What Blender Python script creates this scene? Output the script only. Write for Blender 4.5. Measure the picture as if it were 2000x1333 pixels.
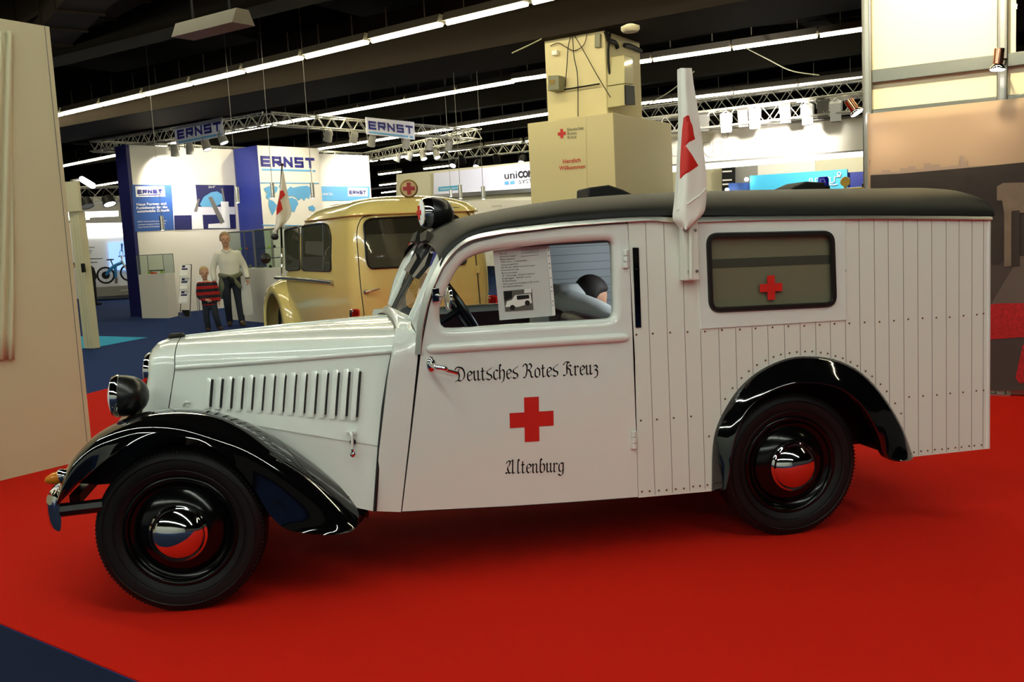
import bpy, bmesh, math, random
import numpy as np
from mathutils import Vector, Matrix
from mathutils.geometry import delaunay_2d_cdt
random.seed(4)
SC = bpy.context.scene
COL = SC.collection
for o in list(bpy.data.objects):
    bpy.data.objects.remove(o)

# ------------------------------------------------------------------ camera
F, YAW, PIT, ROL = 1836.0, .2101, -.1086, -.0515          # focal length in pixels of the 2000 px frame
CAM = np.array([.552, -3.718, 1.403])
def cam_axes():
    f = np.array([math.sin(YAW)*math.cos(PIT), math.cos(YAW)*math.cos(PIT), math.sin(PIT)])
    r = np.array([math.cos(YAW), -math.sin(YAW), 0.])
    u = np.cross(r, f)
    c, s = math.cos(ROL), math.sin(ROL)
    return np.array([c*r+s*u, -s*r+c*u, f])
AX = cam_axes()
cd = bpy.data.cameras.new('camera')
cam = bpy.data.objects.new('camera', cd)
COL.objects.link(cam)
cd.sensor_width = 36; cd.sensor_fit = 'HORIZONTAL'; cd.lens = 36*F/2000; cd.clip_start = .05; cd.clip_end = 200
cam.matrix_world = Matrix(((AX[0][0], AX[1][0], -AX[2][0], CAM[0]), (AX[0][1], AX[1][1], -AX[2][1], CAM[1]),
                           (AX[0][2], AX[1][2], -AX[2][2], CAM[2]), (0, 0, 0, 1)))
SC.camera = cam

# ------------------------------------------------------------------ exposure and world
SC.view_settings.view_transform = 'Standard'
SC.view_settings.look = 'None'
SC.view_settings.gamma = 1
SC.view_settings.use_curve_mapping = False
SC.view_settings.exposure = 0.5
w = bpy.data.worlds.new('hall_air'); SC.world = w; w.use_nodes = True
w.node_tree.nodes['Background'].inputs[0].default_value = (.9, .85, .75, 1)
w.node_tree.nodes['Background'].inputs[1].default_value = .03

TUBE_EMIT = 30.0       # visible fluorescent tubes
ROW_EMIT = 52.0        # tube rows over and behind the camera
# ------------------------------------------------------------------ measuring helpers (pixel of the photo -> point on a real plane)
def ray(x, y):
    return AX.T @ np.array([(x-1000)/F, -(y-666.5)/F, 1.])
def onZ(x, y, z=0.):
    d = ray(x, y); return CAM + d*(z-CAM[2])/d[2]
def onY(x, y, v):
    d = ray(x, y); return CAM + d*(v-CAM[1])/d[1]
def onPl(x, y, p0, n):
    d = ray(x, y); n = np.array(n, float); return CAM + d*(np.dot(np.array(p0)-CAM, n)/np.dot(d, n))
def atD(x, y, D):
    return CAM + D*ray(x, y)
def V(*a): return np.array(a, float)
def unit(a): a = np.array(a, float); return a/np.linalg.norm(a)

# ------------------------------------------------------------------ materials
def lin(c):
    return tuple((v/255/12.92 if v/255 <= .04045 else ((v/255+.055)/1.055)**2.4) for v in c)
def mat(name, rgb, rough=.5, metal=0., coat=0., spec=.5, emit=0., noise=0., nscale=60., bump=0., bscale=200., trans=0., alpha=1., ecol=None):
    m = bpy.data.materials.new(name); m.use_nodes = True
    nt = m.node_tree; b = nt.nodes['Principled BSDF']
    c = lin(rgb)+(1,)
    b.inputs['Base Color'].default_value = c
    b.inputs['Roughness'].default_value = rough
    b.inputs['Metallic'].default_value = metal
    b.inputs['Coat Weight'].default_value = coat
    b.inputs['Coat Roughness'].default_value = .03
    b.inputs['Specular IOR Level'].default_value = spec
    b.inputs['Transmission Weight'].default_value = trans
    b.inputs['Alpha'].default_value = alpha
    if emit:
        b.inputs['Emission Color'].default_value = (lin(ecol)+(1,)) if ecol else c
        b.inputs['Emission Strength'].default_value = emit
    tc = None
    if noise or bump:
        tc = nt.nodes.new('ShaderNodeTexCoord')
    if noise:
        n = nt.nodes.new('ShaderNodeTexNoise'); n.inputs['Scale'].default_value = nscale; n.inputs['Detail'].default_value = 4
        nt.links.new(tc.outputs['Object'], n.inputs['Vector'])
        mx = nt.nodes.new('ShaderNodeMixRGB'); mx.blend_type = 'MIX'
        mx.inputs['Color1'].default_value = tuple(v*(1-noise) for v in c[:3])+(1,)
        mx.inputs['Color2'].default_value = tuple(min(1, v*(1+noise)) for v in c[:3])+(1,)
        nt.links.new(n.outputs['Fac'], mx.inputs['Fac']); nt.links.new(mx.outputs['Color'], b.inputs['Base Color'])
    if bump:
        n = nt.nodes.new('ShaderNodeTexNoise'); n.inputs['Scale'].default_value = bscale; n.inputs['Detail'].default_value = 3
        nt.links.new(tc.outputs['Object'], n.inputs['Vector'])
        bp = nt.nodes.new('ShaderNodeBump'); bp.inputs['Strength'].default_value = bump; bp.inputs['Distance'].default_value = .01
        nt.links.new(n.outputs['Fac'], bp.inputs['Height']); nt.links.new(bp.outputs['Normal'], b.inputs['Normal'])
    return m
def glass_mat(name, tint, refl=1.0, clear=.9):
    """thin pane: tinted see-through plus a mirror reflection that grows at grazing angles"""
    m = bpy.data.materials.new(name); m.use_nodes = True
    nt = m.node_tree; nt.nodes.clear()
    out = nt.nodes.new('ShaderNodeOutputMaterial'); mx = nt.nodes.new('ShaderNodeMixShader')
    tr = nt.nodes.new('ShaderNodeBsdfTransparent'); gl = nt.nodes.new('ShaderNodeBsdfGlossy')
    tr.inputs[0].default_value = lin(tint)+(1,); gl.inputs['Roughness'].default_value = .01
    # Schlick curve on the facing angle, the same from both sides of the pane
    lw = nt.nodes.new('ShaderNodeLayerWeight'); lw.inputs[0].default_value = .5
    pw = nt.nodes.new('ShaderNodeMath'); pw.operation = 'POWER'; pw.inputs[1].default_value = 5
    ma = nt.nodes.new('ShaderNodeMath'); ma.operation = 'MULTIPLY_ADD'; ma.inputs[1].default_value = .9; ma.inputs[2].default_value = .045*refl
    nt.links.new(lw.outputs['Facing'], pw.inputs[0]); nt.links.new(pw.outputs[0], ma.inputs[0]); nt.links.new(ma.outputs[0], mx.inputs[0])
    nt.links.new(tr.outputs[0], mx.inputs[1]); nt.links.new(gl.outputs[0], mx.inputs[2])
    nt.links.new(mx.outputs[0], out.inputs[0])
    return m
M = {}
M['van_white'] = mat('white_gloss_paint', (221, 225, 219), .18, coat=.6)
M['van_board'] = mat('white_board_paint', (219, 221, 212), .42, bump=.04, bscale=60)
M['seam'] = mat('board_groove', (120, 115, 108), .8)
M['gap'] = mat('dark_gap', (22, 22, 22), .8)
M['black_gloss'] = mat('black_gloss_paint', (7, 7, 8), .06, coat=1.)
M['black_satin'] = mat('black_satin_paint', (14, 14, 14), .3)
M['rim_black'] = mat('rim_black_paint', (6, 6, 6), .16, spec=.3)
M['rubber'] = mat('tyre_rubber', (11, 11, 12), .55, spec=.3, bump=.1, bscale=300)
M['gasket'] = mat('rubber_gasket', (16, 16, 15), .4)
M['roof'] = mat('roof_leatherette', (13, 13, 9), .5, spec=.3, bump=.12, bscale=500)
M['chrome'] = mat('chrome', (225, 225, 225), .06, 1.)
M['alu'] = mat('brushed_aluminium', (200, 198, 190), .3, 1.)
M['alu_pole'] = mat('stand_profile_aluminium', (150, 148, 138), .3, .95)
M['brass'] = mat('screw_brass', (120, 95, 50), .35, .8)
M['red'] = mat('signal_red', (200, 28, 18), .45)
M['ink'] = mat('lettering_black', (20, 18, 18), .4)
M['glass'] = glass_mat('clear_glass', (252, 252, 252))
M['glass_car'] = glass_mat('car_glass', (249, 250, 247))
M['glass_case'] = glass_mat('showcase_glass', (228, 236, 230))
M['milky'] = mat('clouded_pane', (126, 122, 102), .12, coat=.5)
M['milky_dark'] = mat('dark_reflection', (70, 72, 64), .3)
M['amber'] = mat('amber_lens', (225, 130, 20), .15, trans=.2)
M['interior'] = mat('dark_trim', (26, 20, 20), .6)
M['maroon'] = mat('maroon_leather', (58, 22, 20), .45)
M['partition'] = mat('grey_blue_boards', (150, 158, 162), .5)
M['cream'] = mat('cream_car_paint', (228, 208, 130), .15, coat=.8)
M['red_carpet'] = mat('red_carpet', (196, 25, 9), .95, spec=.1, noise=.14, nscale=220, bump=.25, bscale=900)
M['blue_carpet'] = mat('blue_carpet', (36, 56, 104), .95, spec=.1, noise=.14, nscale=150, bump=.25, bscale=900)
M['dark_corner_carpet'] = mat('dark_corner_carpet', (24, 32, 56), .95, spec=.1, noise=.14, nscale=150, bump=.25, bscale=900)
M['alu_beam'] = mat('beam_aluminium', (120, 118, 108), .32, 1.)
M['cyan_carpet'] = mat('turquoise_carpet', (60, 165, 205), .95, spec=.1, noise=.08, nscale=150)
M['ceiling'] = mat('hall_ceiling_dark', (24, 22, 18), .9, spec=.03)
M['beam'] = mat('hall_beam_dark', (25, 23, 19), .8, spec=.03)
M['duct'] = mat('duct_dark_brown', (40, 34, 28), .75, spec=.03)
M['wall_beige'] = mat('booth_wall_white', (206, 198, 164), .6, noise=.02, nscale=3)
M['box_panel'] = mat('welcome_box_white', (216, 202, 152), .6)
M['wall_white'] = mat('booth_wall_bright', (236, 230, 216), .5)
M['column'] = mat('column_paint', (214, 200, 152), .7, noise=.06, nscale=4)
M['cloth'] = mat('flag_cloth', (230, 228, 220), .85)
M['navy'] = mat('logo_navy', (45, 45, 130), .5)
M['booth_blue'] = mat('booth_blue', (38, 54, 150), .5)
M['booth_darkblue'] = mat('booth_dark_blue', (28, 30, 92), .5)
M['sky'] = mat('logo_sky_blue', (100, 170, 215), .5)
M['poster_blue'] = mat('poster_blue', (48, 88, 160), .5)
M['poster_light'] = mat('poster_pale', (222, 220, 232), .5)
M['poster_white'] = mat('poster_white', (240, 240, 240), .5)
M['grey'] = mat('grey_metal', (120, 118, 112), .5, .3)
M['lamp_grey'] = mat('lamp_housing_grey', (150, 146, 136), .5)
M['dark'] = mat('dark_plastic', (18, 17, 16), .6, spec=.25)
M['tube'] = mat('tube_light', (255, 250, 240), .5, emit=TUBE_EMIT, ecol=(255, 246, 206))
M['row_tube'] = mat('near_tube_light', (255, 250, 240), .5, emit=ROW_EMIT, ecol=(245, 255, 240))
M['housing'] = mat('luminaire_housing', (92, 86, 74), .6)
M['spot_on'] = mat('spot_lamp_lit', (255, 250, 240), .5, emit=14, ecol=(250, 248, 255))
M['skin'] = mat('skin', (200, 150, 120), .55)
M['hair_grey'] = mat('hair_grey_blond', (150, 125, 90), .7)
M['hair_blond'] = mat('hair_blond', (190, 160, 110), .7)
M['hair_dark'] = mat('hair_dark', (34, 26, 22), .7)
M['shirt'] = mat('white_shirt', (226, 222, 206), .8)
M['jeans'] = mat('dark_jeans', (36, 40, 52), .9)
M['shoe'] = mat('brown_shoe', (70, 48, 32), .6)
M['black_cloth'] = mat('black_cloth', (20, 20, 24), .9)
M['olive'] = mat('olive_cloth', (110, 112, 88), .9)
M['paper'] = mat('paper', (240, 241, 243), .6)

# ------------------------------------------------------------------ mesh building
ORG = {}
def cr(pts, n=6, closed=False):
    """Catmull-Rom curve through points"""
    P = [np.array(p, float) for p in pts]; N = len(P); out = []
    for i in range(N if closed else N-1):
        if closed: a, b, c, d = P[(i-1) % N], P[i], P[(i+1) % N], P[(i+2) % N]
        else: b, c = P[i], P[i+1]; a = P[i-1] if i else 2*b-c; d = P[i+2] if i+2 < N else 2*c-b
        for k in range(n):
            t = k/n
            out.append(.5*((2*b)+(c-a)*t+(2*a-5*b+4*c-d)*t*t+(3*b-a-3*c+d)*t**3))
    if not closed: out.append(P[-1])
    return out
def rpoly(pts, r, n=5):
    """polygon with rounded corners"""
    out = []; N = len(pts); rr = r if isinstance(r, (list, tuple)) else [r]*N
    for i in range(N):
        p, a, b = np.array(pts[i], float), np.array(pts[i-1], float), np.array(pts[(i+1) % N], float)
        ua, ub = unit(a-p), unit(b-p); q = min(rr[i], .49*np.linalg.norm(a-p), .49*np.linalg.norm(b-p))
        s, e = p+ua*q, p+ub*q
        for k in range(n+1):
            t = k/n; out.append((1-t)**2*s+2*t*(1-t)*p+t*t*e)
    return out
class MB:
    def __init__(s): s.v = []; s.f = []; s.m = []
    def add(s, vs, fs, mi=0):
        b = len(s.v); s.v += [tuple(float(c) for c in v) for v in vs]
        s.f += [tuple(b+i for i in f) for f in fs]; s.m += [mi]*len(fs); return s
    def box(s, c, d, mi=0, ax=None):
        """centre, full sizes, optional three axes"""
        A = [V(1, 0, 0), V(0, 1, 0), V(0, 0, 1)] if ax is None else [unit(a) for a in ax]
        c = np.array(c, float); vs = []
        for k in (-.5, .5):
            for j in (-.5, .5):
                for i in (-.5, .5): vs.append(c+A[0]*d[0]*i+A[1]*d[1]*j+A[2]*d[2]*k)
        return s.add(vs, [(0, 2, 3, 1), (4, 5, 7, 6), (0, 1, 5, 4), (2, 6, 7, 3), (0, 4, 6, 2), (1, 3, 7, 5)], mi)
    def prism(s, poly, off, mi=0):
        """planar 3D polygon extruded by a vector"""
        n = len(poly); p = [np.array(q, float) for q in poly]; off = np.array(off, float)
        fs = [tuple(range(n)), tuple(range(2*n-1, n-1, -1))]+[(i, i+n, (i+1) % n+n, (i+1) % n) for i in range(n)]
        return s.add(p+[q+off for q in p], fs, mi)
    def loft(s, rings, closed=True, caps=True, mi=0):
        n = len(rings[0]); vs = [p for r in rings for p in r]; fs = []
        for i in range(len(rings)-1):
            for j in range(n if closed else n-1):
                a, b = i*n+j, i*n+(j+1) % n; fs.append((a, b, b+n, a+n))
        if caps and closed: fs += [tuple(range(n))[::-1], tuple(range((len(rings)-1)*n, len(rings)*n))]
        return s.add(vs, fs, mi)
    def tube(s, path, r, n=10, mi=0, caps=True):
        P = [np.array(p, float) for p in path]; rr = r if isinstance(r, (list, tuple, np.ndarray)) else [r]*len(P)
        rings = []; pu = None
        for i, p in enumerate(P):
            t = unit(P[min(i+1, len(P)-1)]-P[max(i-1, 0)])
            if pu is None: pu = np.cross(t, V(0, 0, 1) if abs(t[2]) < .9 else V(1, 0, 0))
            pu = unit(pu-t*np.dot(pu, t)); w_ = np.cross(t, pu)
            rings.append([p+rr[i]*(math.cos(a)*pu+math.sin(a)*w_) for a in np.linspace(0, 2*math.pi, n, endpoint=False)])
        return s.loft(rings, True, caps, mi)
    def lathe(s, prof, o, axis, n=32, mi=0, caps=False):
        """profile (radius, height along axis)"""
        o = np.array(o, float); a = unit(axis); u = unit(np.cross(a, V(0, 0, 1) if abs(a[2]) < .9 else V(1, 0, 0))); w_ = np.cross(a, u)
        rings = [[o+a*h+r*(math.cos(t)*u+math.sin(t)*w_) for t in np.linspace(0, 2*math.pi, n, endpoint=False)] for r, h in prof]
        return s.loft(rings, True, caps, mi)
    def ball(s, c, r, n=16, mi=0):
        c = np.array(c, float); r = np.array([r]*3 if np.isscalar(r) else r, float); rings = []
        for k in range(1, n//2):
            ph = math.pi*k/(n//2)
            rings.append([c+r*V(math.sin(ph)*math.cos(t), math.sin(ph)*math.sin(t), math.cos(ph)) for t in np.linspace(0, 2*math.pi, n, endpoint=False)])
        return s.loft(rings, True, True, mi)
    def panel(s, outer, holes, f, th, nrm, step=.08, mi=0):
        """2D outline with holes, mapped to 3D by f(u,v), given thickness th along nrm"""
        pts = []; edges = []
        for loop in [outer]+list(holes):
            b = len(pts); pts += [Vector((float(p[0]), float(p[1]))) for p in loop]
            edges += [(b+i, b+(i+1) % len(loop)) for i in range(len(loop))]
        xs = [p[0] for p in outer]; ys = [p[1] for p in outer]
        def inside(x, y, L):
            r = False
            for i in range(len(L)):
                x1, y1 = L[i][0], L[i][1]; x2, y2 = L[i-1][0], L[i-1][1]
                if (y1 > y) != (y2 > y) and x < (x2-x1)*(y-y1)/(y2-y1)+x1: r = not r
            return r
        if step:
            for x in np.arange(min(xs)+step/2, max(xs), step):
                for y in np.arange(min(ys)+step/2, max(ys), step):
                    if inside(x, y, outer) and not any(inside(x, y, h) for h in holes): pts.append(Vector((x, y)))
        r = delaunay_2d_cdt(pts, edges, [], 0, 1e-6)
        vs = [np.array(f(p[0], p[1]), float) for p in r[0]]; fs = []
        for t in r[2]:
            cx = sum(r[0][i][0] for i in t)/len(t); cy = sum(r[0][i][1] for i in t)/len(t)
            if inside(cx, cy, outer) and not any(inside(cx, cy, h) for h in holes): fs.append(tuple(t))
        n = len(vs); cnt = {}
        for t in fs:
            for i in range(len(t)):
                e = (t[i], t[(i+1) % len(t)]); cnt[tuple(sorted(e))] = cnt.get(tuple(sorted(e)), [])+[e]
        if th:
            off = np.array(nrm, float)*th
            back = [tuple(i+n for i in t[::-1]) for t in fs]
            wall = [(e[0][1], e[0][0], e[0][0]+n, e[0][1]+n) for e in cnt.values() if len(e) == 1]
            s.add(vs+[v+off for v in vs], fs+back+wall, mi)
        else: s.add(vs, fs, mi)
        return s
    def build(s, name, m, parent=None, smooth=40, bevel=0., local=False, solid=0., subsurf=0):
        me = bpy.data.meshes.new(name)
        o0 = V(0, 0, 0)
        if parent is not None and not local: o0 = np.array(ORG.get(parent.name, (0, 0, 0)))
        me.from_pydata([tuple(np.array(v)-o0) for v in s.v], [], s.f)
        for mm in (m if isinstance(m, (list, tuple)) else [m]): me.materials.append(mm)
        for p, i in zip(me.polygons, s.m): p.material_index = i
        bm = bmesh.new(); bm.from_mesh(me); bmesh.ops.recalc_face_normals(bm, faces=bm.faces); bm.to_mesh(me); bm.free()
        if smooth:
            me.shade_smooth(); me.set_sharp_from_angle(angle=math.radians(smooth))
        me.update()
        o = bpy.data.objects.new(name, me); COL.objects.link(o)
        if parent is not None: o.parent = parent; ORG[o.name] = tuple(o0)
        if bevel:
            b = o.modifiers.new('bevel', 'BEVEL'); b.width = bevel; b.segments = 2; b.limit_method = 'ANGLE'; b.angle_limit = math.radians(40)
        if solid:
            b = o.modifiers.new('solid', 'SOLIDIFY'); b.thickness = solid; b.offset = 0
        if subsurf:
            b = o.modifiers.new('sub', 'SUBSURF'); b.levels = b.render_levels = subsurf
        return o
def tag(o, label, cat, group=None, kind=None):
    o['label'] = label; o['category'] = cat
    if group: o['group'] = group
    if kind: o['kind'] = kind
    return o
def struct(o):
    o['kind'] = 'structure'; return o
def thing(name, label, cat, loc=(0, 0, 0), rz=0., group=None):
    e = bpy.data.objects.new(name, None); COL.objects.link(e); e.empty_display_size = .1
    e.location = tuple(float(c) for c in loc); e.rotation_euler = (0, 0, rz); ORG[e.name] = tuple(float(c) for c in loc)
    return tag(e, label, cat, group)
def copy_tree(o, loc=None, label=None, parent=None):
    c = o.copy(); COL.objects.link(c)
    if parent is not None: c.parent = parent
    if loc is not None: c.location = tuple(float(q) for q in loc)
    if label: c['label'] = label
    for ch in list(o.children): copy_tree(ch, parent=c)
    return c
def put(o, name, parent, loc, rot=None):
    """a further copy of a small part sharing its mesh"""
    c = bpy.data.objects.new(name, o.data); COL.objects.link(c); c.parent = parent
    c.location = tuple(np.array(loc)-np.array(ORG.get(parent.name, (0, 0, 0))))
    if rot is not None: c.rotation_euler = rot
    return c
def text_mesh(txt, bold=0., spacing=1.):
    cu = bpy.data.curves.new('t', 'FONT'); cu.body = txt; cu.size = 1; cu.offset = bold; cu.space_character = spacing
    cu.resolution_u = 3; cu.fill_mode = 'FRONT'
    ob = bpy.data.objects.new('t', cu); COL.objects.link(ob)
    bpy.context.view_layer.update()
    me = bpy.data.meshes.new_from_object(ob.evaluated_get(bpy.context.evaluated_depsgraph_get()))
    vs = [tuple(v.co) for v in me.vertices]; fs = [tuple(p.vertices) for p in me.polygons]
    bpy.data.objects.remove(ob); bpy.data.curves.remove(cu); bpy.data.meshes.remove(me)
    return vs, fs
def text_to(mb, txt, L, R, h, up=(0, 0, 1), off=.004, bold=0., mi=0, spacing=1.):
    """text whose baseline runs from L to R, cap height h, raised a little towards the camera"""
    vs, fs = text_mesh(txt, bold, spacing)
    L, R = np.array(L, float), np.array(R, float); up = np.array(up, float)
    x0 = min(v[0] for v in vs); x1 = max(v[0] for v in vs); dx = (R-L)/(x1-x0)
    n = unit(np.cross(R-L, up)); n = n if np.dot(n, CAM-L) > 0 else -n
    mb.add([L+dx*(v[0]-x0)+up*(v[1]/.729*h)+n*off for v in vs], fs, mi)
    return mb
def cross_pts(c, ex, ez, s):
    """Greek cross outline, s = overall size"""
    a, b = s/2, s/6
    return [np.array(c)+np.array(ex)*x+np.array(ez)*z for x, z in ((-b, -a), (b, -a), (b, -b), (a, -b), (a, b), (b, b), (b, a), (-b, a), (-b, b), (-a, b), (-a, -b), (-b, -b))]

def block(mb, L, R, h, up=(0, 0, 1), off=0.):
    """the five wide square letters of the booth name"""
    G = {'E': [[(1, 1), (0, 1), (0, 0), (1, 0)], [(0, .5), (.92, .5)]], 'R': [[(0, 0), (0, 1), (1, 1), (1, .46), (0, .46)], [(.45, .46), (1, 0)]], 'N': [[(0, 0), (0, 1), (1, 0), (1, 1)]],
         'S': [[(1, 1), (0, 1), (0, .5), (1, .5), (1, 0), (0, 0)]], 'T': [[(0, 1), (1.06, 1)], [(.53, 1), (.53, 0)]]}
    L, R = np.array(L, float), np.array(R, float); up = np.array(up, float); W = np.linalg.norm(R-L); ex = (R-L)/W
    n = unit(np.cross(ex, up)); n = n if np.dot(n, CAM-L) > 0 else -n
    cw = W/5.0; lw = cw*.74; t = h*.27
    for i, ch in enumerate('ERNST'):
        for st in G[ch]:
            P = [V(cw*i+t*.5+x*(lw-t*.6), t*.5+z*(h-t)) for x, z in st]
            for k in range(len(P)-1):
                a, b = P[k], P[k+1]; d = unit(b-a); q = V(-d[1], d[0])*t*.5; e = d*t*.5*(1 if abs(d[0]) < .01 or abs(d[1]) < .12 else .0)
                mb.add([L+ex*p[0]+up*p[1]+n*off for p in (a-e-q, b+e-q, b+e+q, a-e+q)], [(0, 1, 2, 3)])
    return mb

# ================================================================== setting: floor, carpets, ceiling
U = V(math.cos(math.radians(-45)), math.sin(math.radians(-45)), 0)      # direction of the lamp rows
N_ = V(-U[1], U[0], 0)
def q3(a, b, z=0.): return U*a+N_*b+V(0, 0, z)
ZL = 4.6                                                                  # height of the lamp rows
mb = MB(); mb.box((10, 20, -.05), (110, 110, .1)); struct(mb.build('floor', M['blue_carpet'], smooth=0))
a_, b_ = onZ(0, 1220), onZ(270, 1333); e_ = unit(b_-a_)
d_, g_ = onZ(172, 770), onZ(235, 754); h_ = unit(g_-d_)
red = [a_-e_*5.2, b_+e_*9, b_+e_*9+V(10, 8, 0), V(13, 4, 0), V(7.5, 4.4, 0), d_+h_*2.2, d_-h_*.2, V(-3.4, 5.2, 0)]
mb = MB(); mb.prism([p*V(1, 1, 0) for p in red], (0, 0, .006)); o = mb.build('carpet', M['red_carpet'], smooth=0)
tag(o, 'bright red exhibition carpet under the white ambulance', 'carpet')
mb = MB(); mb.prism([p*V(1, 1, 0) for p in (a_-e_*2.2-N_*.01, b_+e_*3-N_*.01, b_+e_*3-N_*3.2, a_-e_*2.2-N_*3.2)], (0, 0, .004)); tag(mb.build('carpet', M['dark_corner_carpet'], smooth=0), 'darker blue carpet area at the bottom left corner, bordering the red carpet', 'carpet')  # darker sheet laid over the near corner of the blue floor
mb = MB(); mb.prism([onZ(288, 660), onZ(182, 680), onZ(182, 680)+V(-1.9, .4, 0), onZ(182, 657)+V(-1.6, .6, 0), onZ(182, 657)], (0, 0, .005))
tag(mb.build('carpet', M['cyan_carpet'], smooth=0), 'turquoise carpet corner on the blue floor at left', 'carpet')
mb = MB(); mb.box((10, 20, 6.3), (110, 110, .1)); struct(mb.build('ceiling', M['ceiling'], smooth=0))
for i, (c, s_) in enumerate(((q3(20, 40), (U, N_)), (q3(-46, 30), (N_, U)), (q3(40, 20), (N_, U)), (q3(0, -14), (U, N_)))):
    mb = MB(); mb.box(c+V(0, 0, 3.1), (110, .2, 6.4), ax=(s_[0], s_[1], V(0, 0, 1)))
mb = MB(); mb.box(q3(0, 62, 3.1), (110, .2, 6.4), ax=(U, N_, V(0, 0, 1))); struct(mb.build('wall_back', M['beam'], smooth=0))
# beams along the lamp rows and cross beams
k = 1
for off, z, wd, hh in ((7.4, 5.0, .5, .5), (12.2, 4.9, .35, .35), (17.4, 4.9, .3, .5), (22.6, 4.95, .35, .4), (28., 4.9, .3, .4), (33.6, 4.95, .3, .4), (39.5, 4.9, .3, .4), (3., 5.1, .5, .4)):
    mb = MB(); mb.box(q3(-8, off, z), (72, wd, hh), ax=(U, N_, V(0, 0, 1))); struct(mb.build('trim_%d' % k, M['beam'], smooth=0)); k += 1
for al in (-26, -18, -10, -2, 6, 13):
    mb = MB(); mb.box(q3(al, 24, 5.6), (.5, 60, .7), ax=(U, N_, V(0, 0, 1))); struct(mb.build('trim_%d' % k, M['beam'], smooth=0)); k += 1

# ------------------------------------------------------------------ lamp rows
def lum_proto(m_tube):
    r = thing('tube_luminaire', 'x', 'ceiling light')
    mb = MB()
    mb.prism([V(-.74, -.11, .02), V(-.74, .11, .02), V(-.74, .06, .14), V(-.74, -.06, .14)], (1.48, 0, 0))
    mb.box((-.4, 0, .3), (.015, .015, .34)); mb.box((.4, 0, .3), (.015, .015, .34))
    mb.build('housing', M['housing'], r, smooth=0, local=True)
    mb = MB(); mb.tube([V(-.73, 0, 0), V(.73, 0, 0)], .035, 8); mb.build('tube', m_tube, r, local=True)
    return r
lp = lum_proto(M['tube'])
first = [True]
def lum_row(pts, label, group, step=1.5, proto=None):
    """luminaires one after the other along a line of points"""
    P = [np.array(p, float) for p in pts]; seg = []
    L = [np.linalg.norm(P[i+1]-P[i]) for i in range(len(P)-1)]; T = sum(L); n = int(T/step)
    for i in range(n):
        t = (i+.5)*T/n; j = 0
        while t > L[j] and j < len(L)-1: t -= L[j]; j += 1
        c = P[j]+(P[j+1]-P[j])*t/L[j]; d = P[j+1]-P[j]
        src = proto or lp
        if src.get('used'): o = copy_tree(src)
        else: o = src; o['used'] = 1
        o.location = tuple(c); o.rotation_euler = (0, 0, math.atan2(d[1], d[0])); o['label'] = label; o['group'] = group
def lz(x, y): return onZ(x, y, ZL)
pA0, pA1 = lz(105, 229), lz(1060, 0)
lum_row([pA0-U*1.0, lz(586, 114), pA1, pA1+unit(pA1-lz(586, 114))*4.5], 'lit fluorescent tube fitting in the nearest, longest bright ceiling row', 'lamps of the nearest ceiling row')
lum_row([lz(120, 325), lz(435, 261), lz(1060, 149), lz(1685, 57), lz(1990, 12)], 'lit fluorescent tube fitting in the ceiling row passing behind the column', 'lamps of the second ceiling row')
lum_row([lz(183, 364), lz(619, 292), lz(1047, 226), lz(1690, 151), lz(1990, 116)], 'lit fluorescent tube fitting in the ceiling row just above the right light truss', 'lamps of the third ceiling row')
lum_row([lz(680, 320), lz(845, 299), lz(1031, 276), lz(1300, 247)], 'lit fluorescent tube fitting in the far ceiling row behind the small spotlight truss', 'lamps of the fourth ceiling row', 1.6)
for i, (p, q) in enumerate((((719, 343.5), (900, 321)), ((720, 364.5), (800, 355)), ((720, 380), (800, 370)))):
    lum_row([lz(*p), lz(*q)], 'lit tube in the %s far lamp row above the cream car' % ('upper', 'middle', 'lowest')[i], 'lamps of far row %s' % 'abc'[i], 2.2)
lp2 = lum_proto(M['row_tube'])
lum_row([q3(-14, 4.2, ZL), q3(9, 4.2, ZL)], 'lit fluorescent tube fitting in the ceiling row over the white ambulance', 'lamps of the row over the ambulance')
lum_row([q3(-12, -1.1, ZL), q3(11, -1.1, ZL)], 'lit fluorescent tube fitting in the ceiling row in front of the ambulance', 'lamps of the row before the ambulance', proto=lp2)
lum_row([q3(-12, -6.4, ZL), q3(11, -6.4, ZL)], 'lit fluorescent tube fitting in the ceiling row behind the photographer', 'lamps of the row behind the viewer', proto=lp2)
for q in list(bpy.data.objects):
    if 'used' in q.keys(): del q['used']

# ================================================================== the white ambulance
YN, YF, YM = .05, 1.45, .75                       # near side, far side, middle
def mir(v): return V(v[0], 2*YM-v[1], v[2])
amb = thing('ambulance', 'white 1930s ambulance with black fenders, grey-black roof and wooden box body on red carpet', 'ambulance', (1.55, .75, 0))
def xz(x, y, Y=YN):
    p = onY(x, y, Y); return (p[0], p[2])
def both(fn, name, m, parent=None, **kw):
    """a part and its mirror image on the far side"""
    a = fn(MB()); o = a.build(name, m, parent or amb, **kw)
    b = MB(); b.v = [tuple(mir(v)) for v in a.v]; b.f = [f[::-1] for f in a.f]; b.m = a.m
    return o, b.build(name, m, parent or amb, **kw)
def lerp(a, b, t): return a+(b-a)*t
RAIL = cr([V(*xz(*p)) for p in ((816, 692), (821, 634.6), (832, 587.5), (845, 550.6), (863, 514), (887, 485), (918.6, 465), (979, 452), (1047, 444), (1113, 436.5), (1260, 427))]
          + [V(2.1, 1.444), V(2.46, 1.436), V(2.758, 1.426), V(3.009, 1.417), V(3.3, 1.403), V(3.622, 1.386)], 5)
RX = [p for p in RAIL if p[0] > 1.3]
def zr(x): return float(np.interp(x, [p[0] for p in RX], [p[1] for p in RX]))
side = lambda u, v: V(u, YN, v)
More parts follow.
